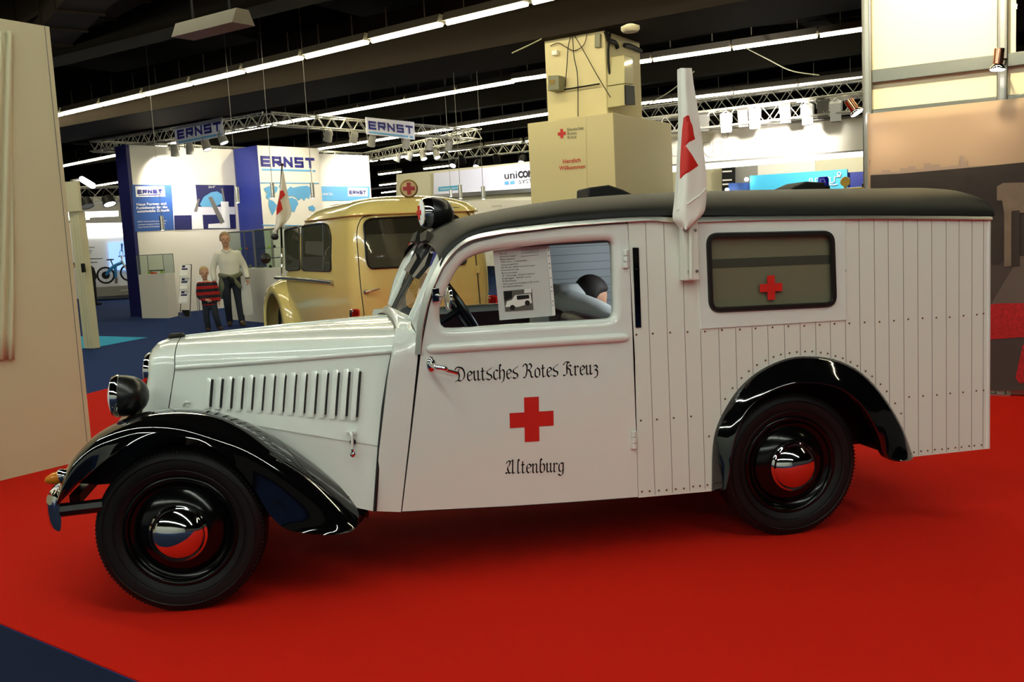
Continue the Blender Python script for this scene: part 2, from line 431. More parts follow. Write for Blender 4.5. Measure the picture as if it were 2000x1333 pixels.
# ---- boarded box body
ARCH = [V(*xz(*p)) for p in ((1390, 960), (1392, 875), (1401, 832), (1419, 795), (1442, 761), (1473, 732), (1510, 711), (1547, 699), (1584, 697), (1621, 701), (1651, 711), (1682, 729), (1713, 760), (1740, 798), (1762, 838), (1774, 869), (1782, 893))]
ARCH = cr(ARCH, 3)
WIN2 = rpoly([xz(1377, 455), xz(1628, 450), xz(1633, 600), xz(1383, 612)], .055, 6)
XB0, XB1 = 1.884, 3.617
box_out = [V(XB0-.006, zr(1.88)), ]+[V(x, zr(x)) for x in np.linspace(1.95, XB1, 14)]+[V(XB1, .307)]+[p for p in ARCH[::-1]]+[V(1.878, .262)]
SEAM = [1.954, 2.035, 2.115, 2.187, 2.271, 2.35, 2.427, 2.502, 2.581, 2.657, 2.732, 2.804, 2.879, 2.951, 3.026, 3.096, 3.171, 3.244, 3.316, 3.39, 3.457, 3.524, 3.585]
def arch_top(x): 
    if x < ARCH[0][0] or x > ARCH[-1][0]: return .262 if x < 2.3 else .309
    return float(np.interp(x, [p[0] for p in ARCH], [p[1] for p in ARCH]))
def f_box(mb):
    mb.panel(box_out, [WIN2], side, .025, (0, 1, 0), .12)
    for x in SEAM:
        lo = arch_top(x)+.004; hi = zr(x)-.004
        if 2.18 < x < 2.88: hi = .968
        mb.box((x, YN, (lo+hi)/2), (.0022, .0016, hi-lo), 1)
    return mb
both(f_box, 'boarded_side', [M['van_board'], M['seam']])
def f_corner(mb):
    mb.tube([V(XB1-.004, YN+.012, .307), V(XB1-.004, YN+.012, zr(XB1))], .016, 10); return mb
both(f_corner, 'corner_strip', M['van_white'])
def f_wp(mb):
    o_ = [(2.187, .975), (2.879, .966), (2.879, zr(2.87)-.004), (2.187, zr(2.19)-.004)]
    mb.panel(o_, [WIN2], lambda u, v: V(u, YN-.006, v), .006, (0, 1, 0), .1); return mb
both(f_wp, 'window_panel', M['van_white'])
def ring3(loop, r, ys):
    return [V(p[0], ys, p[1]) for p in loop]
def f_gk(mb):
    L = [np.array(p) for p in WIN2]; n = len(L); c = sum(L)/n; rings = []
    for k_, (ins, yy) in enumerate(((0, YN-.004), (.004, YN-.016), (.02, YN-.016), (.024, YN-.002))):
        ring = []
        for i in range(n):
            t = unit(L[(i+1) % n]-L[i-1]); nn = V(-t[1], t[0]); nn = nn if np.dot(nn, c-L[i]) > 0 else -nn
            q = L[i]+nn*ins; ring.append(V(q[0], yy, q[1]))
        rings.append(ring)
    mb.loft(rings, True, False); return mb
g1, g2 = both(f_gk, 'side_window', M['gasket'], smooth=60)
for g, yy, s in ((g1, YN+.004, 1), (g2, YF-.004, -1)):
    mb = MB(); mb.panel(WIN2, [], lambda u, v: V(u, yy, v), 0, (0, 1, 0), 0); mb.build('pane', M['glass_car'], g, smooth=0)
    mb = MB(); mb.panel(WIN2, [], lambda u, v: V(u, yy+.012*s, v), .002*s, (0, 1, 0), 0); mb.build('clouded_film', M['milky'], g, smooth=0)
mb = MB()
p = [onY(1388, 507, YN+.0145), onY(1622, 498, YN+.0145), onY(1625, 515, YN+.0145), onY(1390, 524, YN+.0145)]
mb.prism(p, (0, -.001, 0)); mb.build('dark_reflection', M['milky_dark'], g1, smooth=0)  # reflection across the window, painted as a dark strip behind the glass
mb = MB(); c = onY(1506, 562, YN+.002); mb.prism(cross_pts(c, V(1, 0, -.0), V(0, 0, 1), .106), (0, -.002, 0)); mb.build('red_cross', M['red'], g1, smooth=0)
# ---- rear wall, floor, roof underside
mb = MB(); mb.box((XB1-.012, YM, .85), (.024, YF-YN-.02, 1.06)); mb.build('rear_wall', M['van_board'], amb, bevel=.004)
mb = MB(); mb.box((1.3, YM, .36), (3.2, 1.26, .05)); mb.box((.4, YM, .44), (1.2, .5, .12)); mb.box((.3, .38, .44), (1.0, .05, .08)); mb.box((.3, 1.12, .44), (1., .05, .08))
mb.tube([V(0, .2, .33), V(0, 1.3, .33)], .03); mb.tube([V(2.6, .2, .33), V(2.6, 1.3, .33)], .035)
mb.build('chassis', M['black_satin'], amb, smooth=30)
def f_well(mb):
    a = np.linspace(math.radians(-4), math.radians(190), 30); r = .46
    rings = [[V(2.68+r*math.cos(t), yy, .345+r*math.sin(t)) for t in a] for yy in (YN+.03, .36)]
    mb.loft(rings, False, False); mb.add(rings[1]+[V(2.68, .36, .3)], [(i, i+1, 30) for i in range(29)]); return mb
both(f_well, 'wheel_well', M['black_satin'])
# ---- door
WIN = cr([V(*xz(*p)) for p in ((861, 600), (861, 626), (866, 638), (887, 642.5), (1000, 635), (1100, 629), (1183.5, 624), (1196, 620), (1201, 608), (1200, 550), (1198, 490), (1195, 475), (1183.5, 470.5), (1140, 473), (1081, 477), (1002.5, 485), (963, 490), (924, 501), (900, 519), (882, 548), (868.6, 579.5))], 3, True)
DOOR = [xz(*p) for p in ((785, 1000), (803, 850), (821, 697), (826.5, 660))]+[xz(*p) for p in ((838, 601), (850, 560), (868, 523), (892, 495), (925, 475), (985, 461), (1050, 452.5), (1115, 445), (1226, 437))]+[xz(*p) for p in ((1240, 700), (1246.5, 971.5), (1120, 981), (1000, 989))]
def dome(u, v):                                   # soft roll of the sheet metal into the window opening
    d = min(math.hypot(u-p[0], v-p[1]) for p in WIN)
    return V(u, YN+.022*max(0, 1-d/.035)**2 if d < .035 else YN, v)
def grow(loop, d):
    L = [np.array(p, float) for p in loop]; n = len(L); c = sum(L)/n; out = []
    for i in range(n):
        t = unit(L[(i+1) % n]-L[i-1]); nn = V(-t[1], t[0]); nn = nn if np.dot(nn, L[i]-c) > 0 else -nn
        out.append(L[i]+nn*d)
    return out
WIN_O = grow(WIN, .03)
def f_door(mb):
    mb.panel(DOOR, [WIN_O], side, .025, (0, 1, 0), .1)
    rings = []
    for d, yy in ((.03, 0), (.022, .0015), (.012, .006), (.004, .014), (0, .024), (0, .05)):
        rings.append([V(p[0], YN+yy, p[1]) for p in grow(WIN, d)])
    mb.loft(rings, True, False); return mb
d1, d2 = both(f_door, 'door', M['van_white'], smooth=50)
def f_gap(mb):                                    # dark joint round the door
    P3 = [V(p[0], YN+.003, p[1]) for p in DOOR]; P3 = P3+[P3[0]]
    for i in range(len(P3)-1):
        if min(P3[i][2], P3[i+1][2]) < 1.2: mb.tube([P3[i], P3[i+1]], .0034, 6, caps=False)
    return mb
both(f_gap, 'door_joint', M['gap'])
for g, yy in ((d1, YN+.034), (d2, YF-.034)):
    mb = MB(); mb.panel(grow(WIN, .004), [], lambda u, v: V(u, yy, v), 0, (0, 1, 0), 0); mb.build('window_pane', M['glass_car'], g, smooth=0)
    s = 1 if g is d1 else -1
    mb = MB(); mb.panel([p for p in DOOR if p[1] < 1.06]+[(1.86, 1.02), (1.08, 1.03)], [], lambda u, v: V(u, yy+.02*s, v), .004*s, (0, 1, 0), 0) if False else mb.box((1.42, yy+.025*s, .68), (.82, .012, .66)); mb.build('inner_trim', M['maroon'], g, smooth=0)
# moulding under the window
def f_bead(mb):
    A, B = onY(832, 683, YN), onY(1229, 659, YN); rings = []
    for t in [0, .0008, .003, .007, .012, .02, .03]+list(np.linspace(.04, .96, 20))+[.97, .98, .988, .993, .997, .9992, 1]:
        c = A+(B-A)*t; k_ = math.sqrt(max(.01, 1-max(0, 1-min(t, 1-t)*26)**2)); r = .02*k_
        rings.append([c+V(0, -r*.75*math.sin(a), -r*1.0*math.cos(a)) for a in np.linspace(0, math.pi, 8)])
    mb.loft(rings, False, False); return mb
b1, b2 = both(f_bead, 'belt_moulding', M['van_white'], d1)
b2.parent = d2
# handle
c = onY(842, 712, YN)
mb = MB(); mb.lathe([(.004, -.012), (.017, -.01), (.024, -.002), (.026, .004)], c+V(0, 0, 0), (0, 1, 0), 24)
mb.v = [tuple(c+(np.array(v)-c)*V(.8, 1, 1.35)) for v in mb.v]
h0 = c+V(.0, -.012, 0)
mb.tube(cr([h0, h0+V(.015, -.04, -.006), h0+V(.05, -.05, -.014), onY(870, 723, YN-.05), onY(893, 729, YN-.035)], 6), [.011]*8+[.010]*8+[.008]*9, 10)
mb.build('door_handle', M['chrome'], d1, smooth=60)
# hinges
for (x, y) in ((1222, 506), (1238, 860)):
    c = onY(x, y, YN-.006); mb = MB()
    for dz in (-.026, 0, .026): mb.tube([c+V(0, -.004, dz-.0115), c+V(0, -.004, dz+.0115)], .009, 10)
    mb.box(c+V(.0, .004, 0), (.03, .006, .076)); mb.build('hinge', M['van_white'], d1, bevel=.001)
# red cross and lettering
mb = MB(); c = onY(1038.5, 819.5, YN-.001); ex = unit(onY(1082, 817, YN)-onY(996, 822, YN))
mb.prism(cross_pts(c, V(1, 0, ex[2]), V(-ex[2], 0, 1), .188), (0, -.0015, 0)); mb.build('red_cross', M['red'], d1, smooth=0)
GL = {  # broad-nib letter skeletons: strokes in units of the x-height
 'e': (.72, [[(.16, .48), (.56, .66), (.58, .84), (.38, 1.0), (.14, .8), (.13, .25), (.36, .0), (.62, .2)]]),
 'u': (.86, [[(.0, .86), (.13, 1.0), (.14, .2), (.3, .02), (.52, .2)], [(.44, .88), (.56, 1.0), (.57, .18), (.68, .0), (.8, .14)]]),
 't': (.6, [[(.2, 1.32), (.2, .2), (.34, .0), (.52, .16)], [(.02, .94), (.42, .96)]]),
 's': (.76, [[(.66, 1.28), (.4, 1.12), (.16, .95), (.12, .72), (.3, .58), (.56, .46), (.6, .2), (.38, .0), (.06, .1)]]),
 'c': (.66, [[(.58, .86), (.4, 1.0), (.14, .8), (.13, .22), (.36, .0), (.6, .2)]]),
 'h': (.82, [[(.28, 1.42), (.13, 1.5), (.13, .02)], [(.14, .76), (.42, 1.0), (.62, .8), (.62, .25), (.52, -.15), (.32, -.4)]]),
 'o': (.78, [[(.34, 1.02), (.12, .78), (.12, .2), (.36, .0), (.6, .2), (.6, .76), (.34, 1.02)]]),
 'r': (.62, [[(.0, .86), (.13, 1.0), (.13, .14), (.26, .0)], [(.14, .8), (.36, 1.0), (.52, .86)]]),
 'z': (.66, [[(.06, .88), (.28, 1.0), (.5, .84), (.5, .64), (.26, .52), (.5, .4), (.56, .08), (.44, -.28), (.16, -.36)]]),
 'l': (.48, [[(.28, 1.42), (.13, 1.5), (.13, .18), (.26, .0), (.42, .14)]]),
 'n': (.9, [[(.0, .86), (.13, 1.0), (.13, .12), (.26, .0)], [(.14, .78), (.4, 1.0), (.56, .84), (.56, .16), (.68, .0), (.82, .14)]]),
 'b': (.8, [[(.28, 1.42), (.13, 1.5), (.13, .2), (.36, .0), (.6, .22), (.6, .76), (.4, .98), (.15, .76)]]),
 'g': (.8, [[(.5, .94), (.34, 1.0), (.12, .8), (.12, .22), (.32, .02), (.56, .24)], [(.44, .9), (.58, 1.0), (.6, .0), (.5, -.34), (.24, -.42), (.04, -.26)]]),
 'D': (1.28, [[(.02, 1.22), (.14, 1.46), (.4, 1.5), (.8, 1.36), (1.04, .9), (.98, .36), (.62, .02), (.3, .12), (.0, -.02)], [(.5, 1.3), (.36, 1.0), (.46, .62), (.38, .14)]]),
 'R': (1.26, [[(-.02, 1.2), (.1, 1.46), (.34, 1.44), (.44, 1.1), (.36, .4), (.2, .04), (.0, .06)], [(.42, 1.3), (.74, 1.5), (.96, 1.24), (.8, .94), (.5, .84)], [(.56, .84), (.82, .6), (.88, .18), (1.04, .0), (1.18, .12)]]),
 'K': (1.26, [[(.02, 1.16), (.16, 1.42), (.46, 1.5), (.72, 1.4)], [(.5, 1.44), (.4, 1.0), (.42, .3), (.2, .02), (.0, .1)], [(.44, .84), (.72, 1.14), (.92, 1.0)], [(.5, .82), (.78, .6), (.84, .18), (1.02, .0), (1.16, .12)]]),
 'A': (1.3, [[(.04, 1.14), (.2, 1.42), (.46, 1.36), (.42, 1.0), (.18, .6), (.3, .22), (.14, .02), (-.02, .12)], [(.3, .12), (.54, .04), (.8, .26)], [(.62, 1.34), (.78, 1.48), (.8, .2), (.94, .0), (1.1, .14)]]),
 ' ': (.5, [])}
def fraktur(mb, txt, A, B, off=.0015):
    A, B = np.array(A), np.array(B); W = sum(GL[c][0] for c in txt)-.1
    e = (B-A)/W; s = np.linalg.norm(e); up = V(-e[2]/s, 0, e[0]/s)*s*1.04; nib = V(.11, .085); x = 0
    for ch in txt:
        wd, st = GL[ch]
        for pl in st:
            P = cr([V(*p) for p in pl], 5) if len(pl) > 2 else [V(*p) for p in pl]
            for i in range(len(P)-1):
                a, b = P[i]+V(x, 0), P[i+1]+V(x, 0); t = b-a
                n_ = unit(V(-t[1], t[0]))*.022                               # hairlines keep a little width
                k = nib if np.dot(nib, n_) > 0 else -nib
                h = .5*k+n_
                t_ = unit(t)*.012
                mb.add([A+e*q[0]+up*q[1]+V(0, -off, 0) for q in (a+h-t_, a-h-t_, b-h+t_, b+h+t_)], [(0, 1, 2, 3)])
        x += wd
    return mb
mb = MB(); fraktur(mb, 'Deutsches Rotes Kreuz', onY(889, 745.5, YN), onY(1167, 731, YN)); mb.build('lettering', M['ink'], d1, smooth=0)
mb = MB(); fraktur(mb, 'Altenburg', onY(988, 925.5, YN), onY(1101, 921.5, YN)); mb.build('lettering', M['ink'], d1, smooth=0)
# slot of the direction arm behind the door
mb = MB(); p = [onY(*q, YN-.001) for q in ((1235, 484), (1247, 484), (1252, 640), (1241, 640))]; mb.prism(p, (0, -.004, 0))
for t in (.12, .27, .46): mb.ball(onY(lerp(1241, 1246, t), lerp(484, 640, t), YN-.006), .003, 8)
mb.build('direction_arm_slot', M['black_gloss'], amb, smooth=30)
# ---- cowl and front post between bonnet and door
COWL = [xz(732, 1001), xz(741, 880), xz(757, 745), xz(771, 668), xz(775, 645), xz(796, 644)]+[xz(*p) for p in ((816, 655), (816, 697), (800, 850), (783, 1001))]
def cowlf(u, v):
    return V(u, YN+.05*max(0, (.9-u)/.16)**2*.35+.06*max(0, min(1, (v-.98)/.1))*max(0, min(1, (1.0-u)/.09)), v)
both(lambda mb: mb.panel(COWL, [], cowlf, .025, (0, 1, 0), .05), 'cowl_side', M['van_white'])
# chrome-edged rail
def f_rail(mb):
    rings = []
    for i, p in enumerate(RAIL):
        t = unit(RAIL[min(i+1, len(RAIL)-1)]-RAIL[max(i-1, 0)]); n = V(-t[1], t[0]); wd = .012
        c = V(p[0], YN-.004, p[1]); e = V(n[0], 0, n[1])
        rings.append([c-e*wd+V(0, .01, 0), c-e*wd+V(0, -.010, 0), c-e*wd*.8+V(0, -.011, 0), c+e*wd*.1+V(0, -.007, 0), c+e*wd+V(0, -.001, 0), c+e*wd+V(0, .01, 0)])
    mb.loft(rings, True, True); return mb
both(f_rail, 'roof_rail', M['alu'], smooth=25)
def f_frame(mb):
    rings = []
    for i, p in enumerate(RAIL):
        t = unit(RAIL[min(i+1, len(RAIL)-1)]-RAIL[max(i-1, 0)]); e = V(-t[1], 0, t[0]); c = V(p[0], YN+.024, p[1]); rings.append([c-e*.035, c+e*.012])
    mb.loft(rings, False, False); return mb
both(f_frame, 'upper_frame', M['van_white'])
# ---- roof
EDGE = cr([V(1.073, 1.3), V(1.1, 1.346), V(1.14, 1.384), V(1.21, 1.424), V(1.335, 1.446), V(1.48, 1.456), V(1.625, 1.464), V(1.95, 1.468), V(2.4, 1.45), V(2.87, 1.432), V(3.3, 1.412), V(3.6, 1.396), V(3.632, 1.394)], 4)
CENT = cr([V(1.075, 1.405), V(1.11, 1.44), V(1.155, 1.468), V(1.24, 1.502), V(1.385, 1.531), V(1.545, 1.553), V(1.747, 1.572), V(2.05, 1.583), V(2.5, 1.582), V(2.95, 1.572), V(3.3, 1.562), V(3.59, 1.55), V(3.634, 1.50)], 4)
mb = MB(); rings = []
TT = np.sin(np.linspace(-math.pi/2, math.pi/2, 41))
for e, c in zip(EDGE, CENT):
    ring = []
    for t in TT:
        q = (1-abs(t)**2.7)**(1/2.3); ring.append(V(lerp(e[0], c[0], min(1, q*1.0)), YM+t*.712, lerp(e[1], c[1], q)))
    rings.append(ring)
mb.loft(rings, False, False)
e, c = EDGE[-1], CENT[-1]; n0 = len(rings[0])
mb.add(rings[-1]+[V(3.632, YM+t*.7, 1.39) for t in TT], [(i, i+1, i+1+n0, i+n0) for i in range(n0-1)])
mb.build('roof', M['roof'], amb, smooth=50)
mb = MB(); mb.box((2.45, YM, 1.375), (2.2, 1.36, .02)); mb.box((1.42, YM, 1.40), (.45, 1.3, .02)); mb.build('headlining', M['interior'], amb, smooth=0)
# ventilators on the roof
for cx, s, flip in ((2.07, 1, 1), (3.11, 1, -1)):
    z0 = 1.578 if cx < 3 else 1.555
    prof = [(-.13, 0), (-.125, .066), (-.02, .075), (.05, .05), (.15, .0)]
    mb = MB(); mb.prism([V(cx+a*flip, .8, z0-.01+b) for a, b in prof], (0, .22, 0)); mb.build('roof_ventilator', M['dark'], amb, bevel=.008)
# ---- windscreen, a shallow V
WB0, WT0 = onY(802, 624, .25), onY(867, 481, .23)
WB1, WT1 = onY(766, 606, YM), onY(846, 458, YM)
def f_ws(mb):
    mb.add([WB0, WB1, WT1, WT0], [(0, 1, 2, 3)]); return mb
wa, wb = both(f_ws, 'windscreen', M['glass_car'], smooth=0)
def f_wf(mb):
    mb.tube([WB0, WT0], .014, 8); mb.tube([WB0, WB1], .012, 8); mb.tube([WT0, WT1], .014, 8); return mb
for o_, par in zip(both(f_wf, 'frame', M['van_white'], wa), (wa, wb)): o_.parent = par
mb = MB(); mb.tube([WB1+V(0, 0, -.01), WT1], .016, 8); mb.build('centre_post', M['black_satin'], amb)
# front post skin from windscreen to side
def f_post(mb):
    n = 10; rings = []
    for t in np.linspace(0, 1, n):
        a = WB0+(WT0-WB0)*t; y_ = lerp(655, 507, t); x_ = float(np.interp(y_, [507, 514, 551, 588, 635, 655], [867, 863, 845, 833, 822, 817]))
        p = onY(x_, y_, YN); c = a*.5+p*.5+V(-.006, -.03, 0)*(1-.4*t)
        rings.append(cr([a, a*.62+c*.38+V(-.003, -.008, 0), c, p*.6+c*.4+V(-.002, -.006, 0), p], 3))
    mb.loft(rings, False, False); return mb
both(f_post, 'front_post', M['van_white'])
# ---- bonnet
zm_f = onY(343, 719, .47)
TOPF, TOPR = V(-.022, YM, 1.036), V(.91, YM, 1.066)
MF, MR = V(zm_f[0], .47, zm_f[2]), onY(768, 686, .135)
BF, BR = onY(330, 800, .45), onY(741, 872, .085)
GF, GR = V(BF[0]-.03, .47, .5), onY(733, 1000, .07)
def hood_top(u, t):
    """u 0..1 front to rear, t 0..1 middle to moulding"""
    c = TOPF+(TOPR-TOPF)*u; c[2] += .006*math.sin(u*math.pi); m = MF+(MR-MF)*u; m[1] -= .02*math.sin(u*math.pi)
    a = t*math.pi/2; s, k_ = math.sin(a)**1.0, math.cos(a)**.75
    return V(m[0]+(c[0]-m[0])*k_, c[1]+(m[1]-c[1])*s, m[2]+(c[2]-m[2])*k_)
def hood_side(u, t):
    m = MF+(MR-MF)*u; m[1] -= .02*math.sin(u*math.pi); b = BF+(BR-BF)*u; b[1] -= .02*math.sin(u*math.pi)
    return m+(b-m)*t
def apron(u, t):
    b = hood_side(u, 1.0)+V(0, .004, 0); g = GF+(GR-GF)*u; return b+(g-b)*t
us = np.linspace(0, 1, 18)
mb = MB(); ts = np.linspace(0, 1, 14); rings = []
for u in us:
    half = [hood_top(u, t) for t in ts]; rings.append([mir(p) for p in half[:0:-1]]+half)
mb.loft(rings, False, False); hood = mb.build('bonnet', M['van_white'], amb, smooth=60)
def f_hs(mb):
    mb.loft([[hood_side(u, t) for t in np.linspace(0, 1, 5)] for u in us], False, False); return mb
hs1, hs2 = both(f_hs, 'bonnet_side', M['van_white'])
def f_ap(mb):
    mb.loft([[apron(u, t) for t in np.linspace(0, 1, 5)] for u in us], False, False); return mb
both(f_ap, 'side_apron', M['van_white'])
def f_mould(mb):
    mb.loft([[hood_top(u, 1)+V(0, -.002, .0)+V(0, -.008*math.sin(a), .011*math.cos(a)) for a in np.linspace(0, math.pi, 7)] for u in us], False, False); return mb
m1, m2 = both(f_mould, 'bonnet_moulding', M['van_white'], hood)
mb = MB(); mb.tube([TOPF+V(0, 0, .002), TOPF*.5+TOPR*.5+V(0, 0, .008), TOPR+V(0, 0, .002)], .006, 6); mb.build('centre_hinge', M['van_white'], hood)
# louvres
PN = np.cross(MR-MF, BR-MF)
slot = MB(); lip = MB()
for i in range(15):
    t = i/14
    a = onPl(lerp(418.5, 706, t), lerp(742, 726, t), MF, PN); b = onPl(lerp(414.5, 699.5, t), lerp(795, 815, t), MF, PN)
    n = unit(PN); n = n if n[1] < 0 else -n
    a, b = a+n*.02, b+n*.02; d = b-a; e = unit(np.cross(d, n)); e = e if e[0] > 0 else -e; sl_ = -1
    mbs = MB(); mbs.prism([a-e*.0026+n*.003, a+e*.0026+n*.003, b+e*.0026+n*.003, b-e*.0026+n*.003], -n*.02); mbs.build('louvre_slot', M['gap'], hs1, smooth=0)
    rings = []
    for s in np.linspace(-.06, 1.08, 14):
        k_ = max(0., 1-abs((s-.5)/.58)**4); c = a+d*s
        rings.append([c-e*.002+n*(.001), c-e*.0025+n*(.007*k_), c-e*.012+n*(.005*k_), c-e*.026+n*(.0)])
    mbl = MB(); mbl.loft(rings, False, False); mbl.build('louvre', M['van_white'], hs1, smooth=60)
# bonnet latch, lock
c = onPl(686, 850, MF, PN)+V(0, -.02, 0)
mb = MB(); mb.tube(cr([c+V(-.01, 0, .012), c+V(.0, -.02, .01), c+V(.0, -.024, -.03), c+V(0, -.022, -.06)], 4), .006, 8); mb.box(c+V(0, -.004, .014), (.04, .02, .012)); mb.build('bonnet_latch', M['van_white'], hs1, smooth=50)
mb = MB(); mb.ball(c+V(0, -.022, -.072), (.013, .01, .013), 12); mb.tube([c+V(0, -.022, -.05), c+V(0, -.022, -.065)], .007); mb.build('latch_knob', M['chrome'], hs1)
mb = MB(); mb.lathe([(.001, -.004), (.012, -.004), (.012, .01)], c+V(.004, .0, -.026), (0, 1, 0), 16); mb.build('latch_socket', M['gap'], hs1)
c = onPl(368, 788, MF, PN)+V(0, -.012, 0)
mb = MB(); mb.tube(cr([c+V(-.02, -.006, -.008), c+V(-.008, -.014, .008), c+V(.012, -.012, .004)], 4), .006, 8); mb.build('bonnet_latch', M['van_white'], hs1)
# black joint strip between bonnet and cowl
half = [hood_top(1, t)+V(.004, 0, 0) for t in np.linspace(0, 1, 12)]+[V(*onY(x, y, yy)) for x, y, yy in ((765, 700, .115), (757, 742, .1), (748, 800, .09), (741, 872, .08), (736, 940, .07), (732, 1000, .06))]
half = [p+V(0, -.008, .004) if i > 8 else p+V(0, 0, .004) for i, p in enumerate(half)]
mb = MB(); mb.tube([mir(p) for p in half[:0:-1]]+half, .0075, 8); mb.build('joint_strip', M['gasket'], amb)
# scuttle between bonnet and windscreen
mb = MB(); rings = []
WBs = [mir(WB0), mir(WB0*.5+WB1*.5), WB1, WB0*.5+WB1*.5, WB0]
for t in np.linspace(-1, 1, 21):
    p = hood_top(1, abs(t)**.8); p = mir(p) if t < 0 else p
    q = (WB1+(WB0-WB1)*abs(t)); q = mir(q) if t < 0 else q
    ring = []
    for s in np.linspace(0, 1, 7):
        c = p+(q-p)*s; c = c+V(0, 0, .028*math.sin(s*math.pi)*(1-abs(t)**4)); ring.append(c)
    rings.append(ring)
mb.loft(rings, False, False); mb.build('scuttle', M['van_white'], amb, smooth=70)
# fill between scuttle edge and cowl side
def f_fill(mb):
    rings = []
    for s in np.linspace(0, 1, 8):
        p = WB0+(hood_top(1, 1)-WB0)*s; e = onY(lerp(816, 769, s), lerp(655, 676, s)-6*math.sin(s*math.pi), YN); e = cowlf(e[0], e[2])
        rings.append(cr([p, p*.5+e*.5+V(-.012, -.02, .004)*(1-s*.7), e], 4))
    mb.loft(rings, False, False); return mb
both(f_fill, 'scuttle_corner', M['van_white'], smooth=60)
# ---- radiator shell and grille
mb = MB(); rings = []
def shell_ring(dx, sc, zs, dz):
    r = []
    for t in np.linspace(0, 1, 12): r.append(hood_top(0, t))
    for t in np.linspace(.15, 1, 8): r.append(hood_side(0, t))
    for t in np.linspace(.2, 1, 4): r.append(apron(0, t))
    out = []
    for p in r:
        k_ = (p[2]-.5)/.53
        out.append(V(p[0]+dx*(1.0)-.0+(1-k_)*0-dx*0, YM+(p[1]-YM)*sc, p[2]*zs+dz))
    return [mir(p) for p in out[:0:-1]]+out
for dx, sc, zs, dz in ((-.004, 1., 1., 0.), (-.03, 1.0, 1., 0.), (-.07, .97, .995, 0), (-.1, .92, .985, 0), (-.118, .86, .965, .005), (-.118, .8, .94, .015), (-.1, .77, .93, .02)):
    rings.append(shell_ring(dx, sc, zs, dz))
mb.loft(rings, False, False); mb.build('radiator_shell', M['van_white'], amb, smooth=60)
gr = MB(); R_ = shell_ring(-.1, .78, .93, .02); c = sum(R_)/len(R_)
gr.add(R_, [tuple(range(len(R_)))]); go = gr.build('grille', M['black_satin'], amb, smooth=0)
for i in range(17):
    y = YM+(i-8)*.026; bl = MB(); bl.box((-.128+.0, y, .72), (.012, .008, .5-.12*abs(i-8)/8)); bl.build('grille_bar', M['chrome'], go)
mb = MB(); c = onY(347, 663, YM)
mb.lathe([(.001, .022), (.03, .02), (.038, .01), (.036, .0), (.02, -.006)], (-.045, YM, 1.034), (0, 0, 1), 24); mb.build('radiator_cap', M['dark'], amb)
# ---- front fenders
ST = [((108, 985), (111, 978), (111, 988)), ((120, 940), (129, 928), (134, 962)), ((150, 888), (152, 893), (165, 933)), ((200, 841), (197, 856), (212, 893)), ((270, 809), (268, 831), (268, 863)),
      ((340, 799), (345, 829), (335, 852)), ((420, 807), (415, 845), (400, 866)), ((500, 834), (488, 872), (455, 905)), ((575, 880), (544, 908), (497, 957)), ((645, 935), (599, 955), (530, 1010)), ((700, 983), (645, 998), (568, 1037)), ((717, 999), (676, 1027), (640, 1046)), ((717, 1008), (690, 1036), (668, 1043))]
YC = [.3, .26, .22, .2, .19, .19, .18, .17, .16, .14, .13, .12, .12]
YI = [.56, .55, .52, .47, .45, .43, .37, .33, .28, .22, .16, .13, .125]
def f_ff(mb):
    crest = cr([onY(*s[0], yc) for s, yc in zip(ST, YC)], 5); ridge = cr([onY(*s[1], .035) for s in ST], 5); lip = cr([onY(*s[2], .0+.02*(i < 3)) for i, s in enumerate(ST)], 5)
    yi = cr([V(v) for v in YI], 5); rings = []
    for c, r, l, y in zip(crest, ridge, lip, yi):
        inn = V(c[0], y[0], c[2]-.03-.25*(y[0]-c[1])*.2)
        prof = cr([inn, c, r, l], 6)
        rings.append(prof+[l+V(0, .008, -.004), l+V(0, .02, .004)])
    mb.loft(rings, False, False); return mb
ff1, ff2 = both(f_ff, 'front_fender', M['black_gloss'], smooth=70)
def f_liner(mb):
    top = [onY(*s_[0], .3) for s_ in ST[1:6]]
    mb.prism([V(p[0]+.03, .41, p[2]-.04) for p in top]+[V(.0, .41, .62), V(-.05, .41, .46), V(-.36, .41, .47)], (0, .01, 0)); return mb
both(f_liner, 'fender_liner', M['black_satin'])
mb = MB(); mb.tube([V(-.44, .1, .455), V(-.3, .12, .452), V(-.1, .3, .45)], .027, 8); mb.tube([V(-.44, 1.4, .455), V(-.1, 1.2, .45)], .02, 8); mb.box((-.42, YM, .455), (.04, 1.0, .04)); mb.build('bumper_bracket', M['black_satin'], amb, smooth=30)
mb = MB(); rings = []
for y in np.linspace(-1, 1, 25):
    x = -.505+.03*abs(y)**5; yy = YM+y*.67
    if abs(y) > .98: x += .03
    rings.append([V(x+.012*math.cos(a)-.0, yy, .445+.068*math.sin(a)) for a in np.linspace(0, 2*math.pi, 12, endpoint=False)])
mb.loft(rings, True, True); mb.build('front_bumper', M['chrome'], amb, smooth=60)
